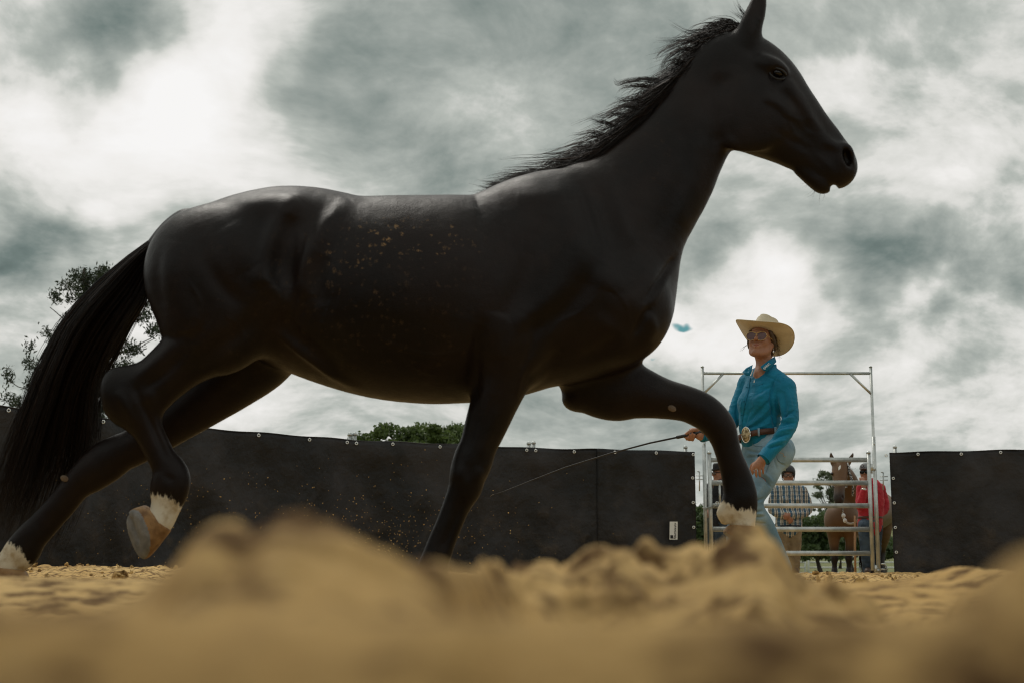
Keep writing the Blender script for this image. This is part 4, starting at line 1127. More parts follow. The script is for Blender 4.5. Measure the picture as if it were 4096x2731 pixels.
    wav = rng.normal(0, 1, (S_, 1)) * 9 * np.sin(tt * 5 + rng.random((S_, 1)) * 6) * tt + (rng.normal(0, 1, (70, 1)) * 22 * np.sin(tt * 4 + rng.random((70, 1)) * 6) * tt)[ci]
    Uv[..., 0] += wav
    fly = rng.random(S_) < 0.07
    Uv[fly, :, 1] -= (rng.uniform(10, 45, fly.sum())[:, None] * tt[None, :] ** 0.7)
    yoff = 0.02 + 0.30 * q ** 0.9 + (cly[ci][:, None] + rng.normal(0, .035, (S_, 1))) * np.minimum(1, q * 3)
    cu = np.empty((S_, K_, 3))
    for k in range(K_):
        d = np.stack([(Uv[:, k, 0] - 2048) / FPX, np.full(S_, math.cos(PITCH)) - math.sin(PITCH) * (1365.5 - Uv[:, k, 1]) / FPX, math.sin(PITCH) + math.cos(PITCH) * (1365.5 - Uv[:, k, 1]) / FPX], 1)
        sc = (HY + yoff[:, k]) / d[:, 1]
        cu[:, k] = d * sc[:, None] + (0, 0, CAM_Z)
    cu[..., 2] = np.maximum(cu[..., 2], 0.03)
    strands(cu, rng.uniform(0.0009, 0.0019, S_), 'tail', HAIR, body)
    # ---- mane
    crest = np.array([(2990, 118), (2940, 135), (2890, 165), (2836, 205), (2759, 285), (2708, 340), (2657, 395), (2586, 465), (2500, 545), (2420, 612), (2330, 680), (2240, 722), (2130, 745), (2030, 770)], float)
    S_, K_ = 4200, 14
    cl = np.sort(rng.random(95)); ci = rng.integers(0, 95, S_)
    s = np.clip(cl[ci] + rng.normal(0, .012, S_), 0, 1) ** 0.92
    x = np.linspace(0, 1, len(crest)); ru, rv = np.interp(s, x, crest[:, 0]), np.interp(s, x, crest[:, 1])
    tu, tv = np.interp(s + .03, x, crest[:, 0]) - np.interp(s - .03, x, crest[:, 0]), np.interp(s + .03, x, crest[:, 1]) - np.interp(s - .03, x, crest[:, 1])
    n_ = np.hypot(tu, tv) + 1e-6; tu, tv = tu / n_, tv / n_            # along the crest, backwards
    nu, nv = tv, -tu                                                   # outwards (up, back)
    nu, nv = np.where(nv > 0, -nu, nu), np.where(nv > 0, -nv, nv)
    NC = 95; top_w = np.clip(1 - s / 0.30, 0, 1); low = np.clip((s - .72) / .28, 0, 1)
    Ln = rng.uniform(190, 340, NC)[ci] * rng.uniform(.55, 1.1, S_) * (1 - .55 * low)
    wisp = (rng.random(NC) < 0.20)[ci] & (rng.random(S_) < .45)
    th = np.radians(np.clip(rng.normal(5.5, 2.5, NC)[ci] + rng.normal(0, 4, S_), -2, 13) * (1 - .35 * low) + top_w * rng.uniform(0, 5, NC)[ci] + np.where(wisp, rng.uniform(4, 14, NC)[ci], 0))
    tt = np.linspace(0, 1, K_)[None, :]
    along = Ln[:, None] * tt * np.cos(th)[:, None]
    rise = Ln[:, None] * np.sin(th)[:, None] * (1.45 * tt - .45 * tt ** 2.2) + 2 + (rng.random(S_) * 34)[:, None] * np.minimum(1, tt * 4)
    curl = (rng.normal(0, 9, NC)[ci][:, None] + rng.normal(0, 3, (S_, 1))) * np.sin(tt * 4.6 + (rng.random(NC) * 6)[ci][:, None]) * tt
    # the neck curves, so hair keeps following its crest
    sp = s[:, None] + along / 1250.0
    cu_, cv_ = np.interp(sp, x, crest[:, 0]), np.interp(sp, x, crest[:, 1])
    over = np.clip(sp - 1, 0, 1) * 1250
    U_ = cu_ - over * .9 + nu[:, None] * (rise + curl); V_ = cv_ + over * .15 + nv[:, None] * (rise + curl)
    hook = (rng.random(NC) < .12)[ci] & (rng.random(S_) < .6)
    flow = np.where(wisp, rng.uniform(.3, 1.0, S_), 0)[:, None] * tt ** 1.6            # locks lifted by the wind
    U_ -= flow * 70; V_ -= flow * 10
    hk = np.where(hook, rng.uniform(.5, 1, S_), 0)[:, None] * np.sin(tt * 2.6) ** 2; U_ -= hk * 42; V_ -= hk * 8
    near = rng.random(S_) < 0.45
    yo = np.where(near, rng.uniform(-.045, .0, S_), rng.uniform(0, .05, S_))[:, None] * (1 + 0.4 * tt) + 0.05 * tt * rng.random((S_, 1))
    down = np.where(near, rng.uniform(4, 62, S_), 0)[:, None] * np.minimum(1, tt * 2.0)
    U_ += -nu[:, None] * down; V_ += -nv[:, None] * down
    cu = np.empty((S_, K_, 3))
    for k in range(K_):
        y_ = (1365.5 - V_[:, k]) / FPX
        d = np.stack([(U_[:, k] - 2048) / FPX, math.cos(PITCH) - math.sin(PITCH) * y_, math.sin(PITCH) + math.cos(PITCH) * y_], 1)
        cu[:, k] = d * ((HY + yo[:, k]) / d[:, 1])[:, None] + (0, 0, CAM_Z)
    strands(cu, rng.uniform(0.0010, 0.0020, S_), 'mane', HAIR, body)
    # separate locks lifted by the wind
    LOCKS = [([(2950, 118), (2900, 98), (2850, 100), (2815, 112)], 14), ([(2850, 150), (2800, 138), (2735, 120), (2672, 80)], 9), ([(2880, 165), (2800, 148), (2720, 160), (2612, 160)], 26), ([(2850, 185), (2760, 165), (2680, 190), (2632, 225), (2628, 262)], 22),
             ([(2820, 210), (2740, 195), (2680, 225), (2652, 260), (2650, 290)], 24), ([(2760, 262), (2700, 245), (2650, 285), (2600, 318)], 26), ([(2680, 330), (2600, 318), (2530, 322), (2470, 336), (2458, 318)], 30), ([(2650, 360), (2560, 345), (2500, 350), (2478, 372)], 20),
             ([(2600, 420), (2530, 400), (2480, 405), (2452, 398)], 16), ([(2540, 480), (2470, 455), (2420, 470), (2380, 462)], 18), ([(2490, 520), (2430, 492), (2390, 490), (2352, 474)], 26), ([(2440, 560), (2380, 535), (2330, 545), (2290, 552)], 18),
             ([(2390, 600), (2320, 585), (2260, 610), (2215, 622)], 18), ([(2300, 660), (2230, 645), (2170, 672), (2110, 690)], 16), ([(2560, 440), (2500, 425), (2440, 445), (2410, 470)], 18)]
    cs = []
    for pts, n_l in LOCKS:
        pp = catmull(np.array(pts, float), 5); pp = pp[np.linspace(0, len(pp) - 1, 14).round().astype(int)]; tl = np.linspace(0, 1, 14)
        for _ in range(n_l):
            o_ = rng.normal(0, 1, 2) * (9, 6); fan = rng.normal(0, 9); sh_ = 1 - rng.random() * .3
            q = pp[np.clip((tl * sh_ * 13), 0, 13).round().astype(int)] * .6 + .4 * np.stack([np.interp(tl * sh_, tl, pp[:, 0]), np.interp(tl * sh_, tl, pp[:, 1])], 1)
            q = np.stack([np.interp(tl * sh_, tl, pp[:, 0]), np.interp(tl * sh_, tl, pp[:, 1])], 1)
            yy = rng.uniform(-.03, .04)
            cs.append([P(q[k, 0] + o_[0] * (1 - .4 * tl[k]), q[k, 1] + o_[1] * (1 - .4 * tl[k]) + fan * tl[k] ** 1.5, HY + yy) for k in range(14)])
    lk = strands(np.array(cs), rng.uniform(.0007, .0013, len(cs)), 'loose_mane_locks', HAIR, body); lk['kind'] = 'stuff'
    # forelock wisps behind the ear and chin whiskers
    def wisps(name, roots, n, L_, dirs, r_):
        cs = []
        for i in range(n):
            b = roots[i % len(roots)]; a = dirs[i % len(dirs)]
            u0, v0 = b[0] + rng.normal(0, 6), b[1] + rng.normal(0, 5); l = L_ * rng.uniform(.5, 1.1); bend = rng.normal(0, .25)
            cs.append([P(u0 + (a[0] * t_ - a[1] * bend * t_ * t_) * l, v0 + (a[1] * t_ + a[0] * bend * t_ * t_) * l, HY + b[2]) for t_ in np.linspace(0, 1, 9)])
        strands(np.array(cs), np.full(n, r_), name, HAIR, body)
    wisps('forelock', [(2995, 75, -.02), (2985, 85, .0)], 26, 105, [(-.55, -.62), (-.72, -.48), (-.5, -.35)], .0009)
    wisps('whiskers', [(3262, 752, -.02), (3290, 768, .0), (3240, 726, -.01)], 16, 60, [(-.35, .7), (-.1, .8), (-.6, .5)], .00035)
    return body
black_horse()
# ================================================================== PEOPLE
from mathutils.bvhtree import BVHTree
def skin_material(name, col):
    m, t = material(name)
    g = t.n('ShaderNodeNewGeometry').outputs['Position']
    n = t.noise(g, 18, 4, 0.6); n2 = t.noise(g, 120, 3, 0.6)
    c = t.mix(t.smooth(n, 0.3, 0.7), tuple(k * .82 for k in col), col)
    c = t.mix(t.math('MULTIPLY', t.smooth(n2, .5, .7), .3), c, (col[0] * .7, col[1] * .5, col[2] * .45))
    finish(t, **{'Base Color': c, 'Roughness': 0.5, 'Specular IOR Level': 0.4, 'Normal': t.n('ShaderNodeBump', Strength=0.2, Distance=0.002, Height=n2).outputs[0]}); return m
def cloth_material(name, a, b, scale=30, rough=0.8, bump=0.35, bscale=16, sheen=0.1):
    m, t = material(name)
    g = t.n('ShaderNodeNewGeometry').outputs['Position']
    n = t.noise(g, scale, 4, 0.6); f = t.noise(t.vmath('MULTIPLY', g, (1, 1, .55)), bscale, 3, 0.5, 0.8); w = t.noise(g, 420, 2, .5)
    c = t.mix(t.smooth(n, .35, .65), a, b)
    h = t.math('ADD', f, t.math('MULTIPLY', w, 0.06))
    finish(t, **{'Base Color': c, 'Roughness': rough, 'Sheen Weight': sheen, 'Specular IOR Level': 0.25, 'Normal': t.n('ShaderNodeBump', Strength=bump, Distance=0.02, Height=h).outputs[0]}); return m
def denim_material(name, a, b):
    m, t = material(name)
    g = t.n('ShaderNodeNewGeometry').outputs['Position']
    n = t.noise(g, 5, 3, 0.55); tw = t.noise(t.vmath('MULTIPLY', g, (1, 1, 0.25)), 260, 2, .6)
    f = t.noise(g, 13, 3, .5, .9)
    c = t.mix(t.smooth(n, .35, .68), a, b); c = t.mix(t.math('MULTIPLY', tw, .35), c, tuple(k * .55 for k in a))
    finish(t, **{'Base Color': c, 'Roughness': .85, 'Specular IOR Level': .2, 'Normal': t.n('ShaderNodeBump', Strength=.35, Distance=.02, Height=t.math('ADD', f, t.math('MULTIPLY', tw, .08))).outputs[0]}); return m
def plaid_material():
    m, t = material('plaid_cotton')
    g = t.n('ShaderNodeNewGeometry').outputs['Position']
    s = t.n('ShaderNodeSeparateXYZ', Vector=t.vmath('ADD', g, t.vmath('SCALE', t.noise(g, 9, 2, .5, out=1), scale=.02)))
    def stripe(v, f, lo, ph=0.0):
        w = t.math('FRACT', t.math('ADD', t.math('MULTIPLY', v, f), ph)); return t.math('LESS_THAN', w, lo)
    c = t.mix(stripe(s.outputs[0], 13, .45), (.55, .52, .46), (.05, .125, .20))
    c = t.mix(t.math('MULTIPLY', stripe(s.outputs[0], 13, .13, .3), .9), c, (.02, .025, .035))
    c = t.mix(t.math('MULTIPLY', stripe(s.outputs[2], 15, .28, .1), .42), c, (.06, .08, .085))
    c = t.mix(t.math('MULTIPLY', stripe(s.outputs[2], 15, .10, .6), .4), c, (.60, .57, .47))
    finish(t, **{'Base Color': c, 'Roughness': .85, 'Normal': t.n('ShaderNodeBump', Strength=.4, Distance=.02, Height=t.noise(g, 15, 3, .5, .8)).outputs[0]}); return m

def basis(yaw, pitch, roll=0.0):
    f = np.array([math.cos(yaw) * math.cos(pitch), math.sin(yaw) * math.cos(pitch), math.sin(pitch)])
    l = np.array([-math.sin(yaw), math.cos(yaw), 0.0]); u = np.cross(f, l)
    l2 = l * math.cos(roll) + u * math.sin(roll); u2 = np.cross(f, l2)
    return np.stack([f, l2, u2], 1)
class Person:
    def __init__(s, label, base, voxel, lo, hi, head, yaw, pitch, roll=0.0, hs=1.0, name='person'):
        s.vox, s.lo, s.hi = voxel, lo, hi
        s.hc = np.asarray(head, float); s.M = basis(yaw, pitch, roll); s.hs = hs
        s.B = Sdf(lo, hi, voxel); s.label = label
    def h(s, x, y, z): return s.hc + s.M @ (np.array([x, y, z]) * s.hs)
    def head(s, neck):
        B, h, k = s.B, s.h, s.hs
        B.ell(h(-.012, 0, .035), np.array((.094, .075, .090)) * k, s.M, .02)
        B.ell(h(.030, 0, -.040), np.array((.060, .058, .085)) * k, s.M, .03)
        for q in (-1, 1):
            B.tube([(*h(-.005, q * .056, -.045), .020 * k), (*h(.035, q * .042, -.090), .019 * k), (*h(.072, q * .014, -.110), .018 * k)], .025)
            B.ell(h(.060, q * .036, -.028), np.array((.026, .024, .028)) * k, s.M, .02)
            B.ell(h(-.012, q * .076, -.012), np.array((.020, .009, .031)) * k, s.M, .008)
            B.ell(h(.100, q * .032, .000), np.array((.020, .021, .013)) * k, s.M, .012, 'sub')
            B.ell(h(.096, q * .0125, -.032), np.array((.011, .008, .008)) * k, s.M, .008)
        B.tube([(*h(.066, -.045, .020), .014 * k), (*h(.084, 0, .022), .014 * k), (*h(.066, .045, .020), .014 * k)], .015)
        B.tube([(*h(.086, 0, .014), .010 * k), (*h(.106, 0, -.016), .011 * k), (*h(.114, 0, -.029), .0125 * k)], .010)
        B.ell(h(.078, 0, -.108), np.array((.020, .024, .018)) * k, s.M, .015)
        B.tube([(*h(.082, -.023, -.064), .005 * k), (*h(.094, 0, -.059), .0085 * k), (*h(.082, .023, -.064), .005 * k)], .008)
        B.tube([(*h(.082, -.020, -.071), .005 * k), (*h(.091, 0, -.076), .009 * k), (*h(.082, .020, -.071), .005 * k)], .008)
        B.tube([(*h(.094, -.022, -.066), .0025), (*h(.102, 0, -.067), .003), (*h(.094, .022, -.066), .0025)], .003, op='sub')
        n0 = h(-.02, 0, -.05); neck = np.asarray(neck)
        B.tube([(*n0, .054 * k), (*(n0 * .5 + neck[:3] * .5), .052 * k), (*neck[:3], .062 * k)], .03)
    def finish(s, mat, label, base, cat='person', smooth=2, keep=None):
        V, F = s.B.skin(smooth)
        o = mesh_obj('person', V, F, mat, label=label, cat=cat); s.o = o
        return o
def cloth(field, name, mat, parent, wrinkle=.004, freq=(26, 26, 14), smooth=2, ridged=True, folds=None, surf=None):
    V, F = field.skin(smooth); N = normals(V, F)
    if folds: V = V + N * (1.5 * relief(V, N, [(a_, b_, c_ * .8) for a_, b_, c_ in folds]) * np.clip(-N[:, 1] * 1.6, 0, 1))[:, None]
    a = fbm(V[:, 0] * freq[0] + 3, V[:, 1] * freq[1], V[:, 2] * freq[2], oct=3)
    w = (1 - np.abs(a) * 1.6) if ridged else a
    V = V + N * (w * wrinkle)[:, None]
    if surf is not None: surf.append(BVHTree.FromPolygons([tuple(v) for v in V], [tuple(map(int, q)) for q in F]))
    return adopt(mesh_obj(name, V, F, mat), parent) if parent is not None else mesh_obj(name, V, F, mat)
def onto(tree, u, v, off=.002):
    """the point of a surface seen at a photograph pixel, lifted off it a little"""
    d = Vector(raydir(u, v)).normalized(); loc, nor, _, _ = tree.ray_cast(Vector((0, 0, CAM_Z)), d)
    if loc is None: return None
    if nor.dot(d) > 0: nor = -nor
    return np.array(loc + nor * off)
def strip(mb, tree, line, width, off=.0025):
    """a band of cloth lying on the surface along a line"""
    pts = catmull(np.array(line, float), 5); d = np.gradient(pts, axis=0); n = np.stack([-d[:, 1], d[:, 0]], 1); n /= np.linalg.norm(n, axis=1, keepdims=True)
    rows = []
    for q, nn in zip(pts, n):
        r_ = [onto(tree, *(q + nn * width * k), off if abs(k) < .9 else off * .2) for k in (-1, -.6, 0, .6, 1)]
        if all(x is not None for x in r_): rows.append(r_)
    vs = [x for r_ in rows for x in r_]; mb.add(vs, [(i * 5 + j, i * 5 + j + 1, (i + 1) * 5 + j + 1, (i + 1) * 5 + j) for i in range(len(rows) - 1) for j in range(4)])
def patch(mb, tree, poly_, off=.004, n=7):
    """a cloth patch with four corners lying on the surface"""
    a, b, c, d = [np.array(q, float) for q in poly_]; vs = []
    for i in range(n):
        for j in range(n):
            s_, t_ = i / (n - 1), j / (n - 1); q = (a * (1 - s_) + b * s_) * (1 - t_) + (d * (1 - s_) + c * s_) * t_
            e = off if 0 < i < n - 1 and 0 < j < n - 1 else off * .3; x = onto(tree, q[0], q[1], e)
            vs.append(x if x is not None else (vs[-1] if vs else np.zeros(3)))
    mb.add(vs, [(i * n + j, (i + 1) * n + j, (i + 1) * n + j + 1, i * n + j + 1) for i in range(n - 1) for j in range(n - 1)])
def lens_ring(M, c, ry, rz, n=24):
    return [c + M @ np.array([-.10 * (ry * math.cos(a)) ** 2 * 8, ry * math.cos(a), rz * math.sin(a) * (1.0 if math.sin(a) > 0 else 1.12)]) for a in np.linspace(0, 2 * math.pi, n, endpoint=False)]
def glasses(p, parent, frame_mat, lens_mat, ry=.029, rz=.021, z=-.004, x=.112, r=.0016, name='sunglasses', aviator=True):
    root = MB(); k = p.hs
    hold = None
    for q in (-1, 1):
        c = p.h(x - .004, q * .033, z); pts = lens_ring(p.M, c, ry * k, rz * k)
        root.tube(pts + [pts[0]], r, 6)
        root.tube([p.h(x - .016, q * .063, z + .010), p.h(.03, q * .079, z + .008), p.h(-.02, q * .080, z + .002)], r * 1.2, 6)
    root.tube([p.h(x, -.009, z + .004), p.h(x + .003, 0, z + .006), p.h(x, .009, z + .004)], r, 6)
    if aviator: root.tube([p.h(x - .002, -.022, z + .018), p.h(x + .001, 0, z + .020), p.h(x - .002, .022, z + .018)], r, 6)
    g = root.build(name, frame_mat, parent)
    for q in (-1, 1):
        c = p.h(x - .004, q * .033, z); pts = lens_ring(p.M, c, ry * k, rz * k)
        mb = MB(); mb.add([c + p.M @ np.array([.003, 0, 0])] + pts, [(0, i + 1, (i + 1) % len(pts) + 1) for i in range(len(pts))])
        l = mb.build('lens', lens_mat, None); l.parent = g
    return g
def text_mesh(name, body, size, mat, origin, ex, ey, parent, depth=.0006):
    cu = bpy.data.curves.new(name, 'FONT'); cu.body = body; cu.size = size; cu.extrude = depth
    tmp = bpy.data.objects.new(name, cu); COL.objects.link(tmp)
    bpy.context.view_layer.update()
    ev = tmp.evaluated_get(bpy.context.evaluated_depsgraph_get()); me = bpy.data.meshes.new_from_object(ev)
    COL.objects.unlink(tmp); bpy.data.objects.remove(tmp)
    ex = Vector(ex).normalized(); ey = Vector(ey); ey = (ey - ex * ey.dot(ex)).normalized(); ez = ex.cross(ey)
    Mx = Matrix((ex, ey, ez)).transposed().to_4x4(); Mx.translation = Vector(tuple(map(float, origin)))
    me.transform(Mx); me.materials.clear(); me.materials.append(mat)
    o = bpy.data.objects.new(name, me); COL.objects.link(o)
    return adopt(o, parent)

GOLD = simple('gold_wire', (0.72, 0.52, 0.22), 0.25, 0.05, 20, metal=1.0)
SILVER = simple('silver_metal', (0.75, 0.74, 0.70), 0.25, 0.1, 40, metal=1.0)
TINT = simple('brown_tinted_lens', (0.085, 0.032, 0.026), 0.08, 0.1, 5)
BLACKLENS = simple('black_lens', (0.006, 0.006, 0.007), 0.08, 0.1, 5)
BLACKPL = simple('black_plastic', (0.012, 0.012, 0.013), 0.4, 0.2, 20)
SKIN = skin_material('tanned_skin', (0.40, 0.195, 0.115)); SKIN2 = skin_material('ruddy_skin', (0.42, 0.20, 0.125))
LEATHER = simple('brown_leather', (0.085, 0.032, 0.016), 0.5, 0.35, 60, bump=.7, bscale=120, dist=.004)
BOOT = simple('boot_leather', (0.07, 0.04, 0.025), 0.6, 0.3, 20, bump=.3)
def panel(mb, corners, thick, n):
    c = [np.asarray(q, float) for q in corners]; n = np.asarray(n, float) * thick; k = len(c)
    mb.add(c + [q - n for q in c], [tuple(range(k)), tuple(range(2 * k - 1, k - 1, -1))] + [(i, k + i, k + (i + 1) % k, (i + 1) % k) for i in range(k)])

def rider():
    Y0 = 9.5
    def W(u, v, d=0.0): return P(u, v, Y0 + d)
    def T(u, v, d, r): return (*W(u, v, d), r)
    base = W(3010, 2320); base[2] = 0
    p = Person('', base, .0058, (1.02, 9.02, 0.0), (2.12, 9.98, 1.84), W(3046, 1364, .0), R(-116), R(14), R(-4), 1.06)
    p.head(W(3066, 1488, .03))
    B = p.B; f = np.array([-.75, -.65, 0]); l = np.array([.65, -.75, 0])
    sq = (f, 1.45)
    # ---- body under the clothes
    B.tube([T(3062, 1780, 0, .155), T(3040, 1730, 0, .122), T(3045, 1650, 0, .130), T(3058, 1560, 0, .135), T(3064, 1515, 0, .085)], .03, squash=sq)
    B.tube([T(3058, 1480, .0, .058), T(3044, 1500, -.035, .050), T(3042, 1525, -.04, .045)], .03)
    ARM_L = [T(3140, 1552, -.12, .042), T(3156, 1690, -.20, .027), T(3062, 1822, -.30, .027), T(3050, 1838, -.31, .025)]
    ARM_R = [T(2990, 1530, .14, .05), T(2925, 1690, .12, .038), T(2812, 1742, -.02, .026), T(2797, 1737, -.04, .026)]
    B.tube([T(3062, 1510, 0, .055), T(3140, 1548, -.12, .052)], .03); B.tube([T(3062, 1510, 0, .055), T(2990, 1526, .14, .052)], .03)
    B.tube(ARM_L, .02); B.tube(ARM_R, .02)
    LEG_L = [T(3092, 1815, -.08, .088), T(3052, 1915, -.15, .072), T(3012, 2012, -.20, .052), T(3062, 2110, -.12, .050), T(3118, 2235, -.02, .034), T(3128, 2270, -.01, .034)]
    LEG_R = [T(3030, 1810, .08, .088), T(2990, 1925, .03, .072), T(2955, 2040, -.03, .052), T(2945, 2150, -.02, .050), T(2938, 2285, -.02, .036), T(2937, 2325, -.02, .036)]
    B.tube(LEG_L, .03); B.tube(LEG_R, .03)
    # ---- hands, finger by finger
    B.tube([T(3050, 1838, -.31, .024), T(3036, 1858, -.315, .030)], .012, squash=((.5, -.8, .1), 1.5))
    B.tube([T(3046, 1835, -.31, .022), T(3022, 1862, -.32, .022), T(3018, 1866, -.32, .016)], .012); B.tube([T(3050, 1838, -.305, .020), T(3050, 1862, -.30, .016)], .012)
    for a in ([(3013, 1862, -.325), (3008, 1878, -.33), (3011, 1893, -.32)], [(3026, 1866, -.325), (3023, 1886, -.332), (3026, 1904, -.32)],
              [(3039, 1866, -.318), (3038, 1886, -.325), (3040, 1903, -.313)], [(3051, 1861, -.308), (3052, 1877, -.315), (3053, 1891, -.305)]):
        B.tube([(*W(*q), r_) for q, r_ in zip(a, (.0100, .0092, .0078))], .003)
    B.tube([T(3030, 1846, -.30, .012), T(3008, 1858, -.29, .010), T(3002, 1876, -.285, .008)], .006)
    B.tube([T(2800, 1737, -.04, .027), T(2783, 1728, -.035, .029), T(2768, 1724, -.03, .024)], .012, squash=((.1, 1, .1), 1.3))
    for i, (b, m_, t_) in enumerate((((2760, 1722), (2737, 1742), (2752, 1750)), ((2766, 1722), (2747, 1755), (2760, 1738)), ((2774, 1724), (2758, 1758), (2770, 1733)), ((2783, 1728), (2770, 1759), (2779, 1737)))):
        B.tube([(*W(*b, -.005), .0105), (*W(*m_, -.035), .0100), (*W(*t_, -.068), .0082)], .004, m=5)
    B.tube([T(2790, 1718, -.05, .013), T(2766, 1720, -.072, .011), T(2745, 1734, -.070, .0085)], .006)
    body = p.finish(SKIN, 'woman in teal shirt and cream cowboy hat walking with a whip', base)
    # ---- jeans
    lo, hi = p.lo, p.hi
    J = Sdf(lo, (2.12, 9.98, 1.10), .0062)
    J.tube([T(3060, 1800, 0, .163), T(3048, 1755, 0, .140), T(3035, 1728, 0, .128)], .02, squash=(f, 1.35))
    for q in (T(3118, 1800, .06, .105), T(3110, 1815, -.08, .105)): J.ell(q[:3], (q[3],) * 3, None, .05)
    J.tube([(*q[:3], q[3] + d) for q, d in zip(LEG_L, (.014, .014, .014, .013, .024, .030))], .03)
    J.tube([(*q[:3], q[3] + d) for q, d in zip(LEG_R, (.014, .014, .014, .013, .024, .030))], .03)
    DEN = denim_material('pale_denim', (0.16, 0.275, 0.355), (0.34, 0.48, 0.56))
    folds = [([(3015, 1892), (3055, 1908), (3082, 1945)], -.012, 5), ([(3010, 1880), (3055, 1893), (3090, 1925)], .008, 8), ([(2985, 1795), (3020, 1808), (3060, 1806)], -.007, 6), ([(2985, 1830), (3030, 1828), (3075, 1845)], -.007, 6),
             ([(2990, 1812), (3040, 1818), (3080, 1826)], .006, 6), ([(2995, 1995), (3030, 2000), (3055, 1990)], -.008, 6), ([(3000, 2040), (3030, 2046), (3052, 2040)], -.008, 5), ([(3005, 2062), (3035, 2068), (3056, 2062)], -.007, 5),
             ([(3010, 2085), (3040, 2092), (3062, 2090)], -.007, 5), ([(3030, 2052), (3050, 2054)], .006, 5), ([(3090, 1790), (3098, 1840), (3110, 1880)], -.006, 5), ([(3060, 1930), (3030, 1975), (3015, 2010)], .005, 10), ([(3050, 2110), (3080, 2160), (3105, 2210)], .005, 8), ([(3120, 1850), (3140, 1860)], -.006, 5)]
    jt = []; je = cloth(J, 'jeans', DEN, body, .0012, (20, 20, 30), folds=folds, surf=jt); jt = jt[0]
    ST = simple('tan_stitching', (0.50, 0.34, 0.18), .7)
    DK = denim_material('pocket_denim', (0.09, 0.17, 0.225), (0.19, 0.30, 0.36))
    mb = MB(); patch(mb, jt, [(3107, 1774), (3150, 1780), (3146, 1842), (3112, 1838)], .003); o_ = mb.build('back_pocket', DEN, None); o_.parent = je
    for nm, ln, w_, mt in (('pocket_seam', [(3106, 1772), (3104, 1810), (3112, 1840), (3134, 1850)], 1.1, DK), ('pocket_stitching', [(3112, 1796), (3118, 1808), (3132, 1813), (3134, 1824), (3142, 1823)], .9, ST), ('side_seam', [(3100, 1770), (3085, 1830), (3060, 1900)], .9, DK), ('front_pocket_seam', [(3008, 1768), (3020, 1782), (3050, 1785)], 1.0, DK)):
        mb = MB(); strip(mb, jt, ln, w_, .0045)
        if mb.v: o_ = mb.build(nm, mt, None); o_.parent = je
    # boots
    for q, dr in ((LEG_L[-1], (.03, -.0, -.05)), (LEG_R[-1], (-.14, -.10, -.02))):
        a = np.array(q[:3]); e = a + dr; e[2] = max(e[2], .06)
        S_ = Sdf(np.minimum(a, e) - .12, np.maximum(a, e) + .12, .008)
        S_.tube([(*(a + (0, 0, .05)), .046), (*(a - (0, 0, .03)), .045), (*e, .036)], .02); cloth(S_, 'boot', BOOT, body, .001)
    # ---- shirt
    TEAL = cloth_material('teal_cotton', (0.0, 0.150, 0.262), (0.001, 0.195, 0.33), 6, .7, .35, 22)
    C = Sdf((1.02, 9.02, 0.75), (2.12, 9.98, 1.62), .0056)
    C.tube([T(3036, 1742, 0, .136), T(3036, 1700, 0, .146), T(3042, 1640, 0, .153), T(3055, 1580, 0, .158), T(3062, 1535, .01, .125)], .02, squash=(f, 1.30))
    for d in (-1, 1): C.ell(W(3052, 1612) + f * .085 + l * d * .062, (.062, .062, .062), None, .06)
    C.tube([T(3064, 1505, .02, .066), T(3110, 1522, -.07, .066), T(3142, 1552, -.125, .064)], .035); C.tube([T(3060, 1505, .02, .064), T(3018, 1512, .09, .062), T(2990, 1534, .14, .060)], .035)
    C.tube([T(3142, 1550, -.125, .066), T(3155, 1620, -.165, .060), T(3158, 1690, -.20, .055), T(3118, 1760, -.26, .050), T(3072, 1812, -.295, .044), T(3062, 1826, -.30, .044)], .02)
    C.tube([T(2990, 1532, .14, .062), T(2955, 1620, .14, .056), T(2925, 1690, .12, .050), T(2870, 1722, .05, .043), T(2816, 1742, -.015, .038)], .02)
    C.tube([T(3066, 1470, .03, .050), T(3064, 1500, .03, .062)], .02)
    C.tube([(*W(3066, 1440, .03), .062), (*W(3062, 1482, .015), .060)], .006, op='sub')
    C.tube([T(3042, 1440, -.10, .046), T(3026, 1470, -.14, .036), T(3010, 1496, -.17, .018), T(3002, 1510, -.19, .006)], .006, op='sub')
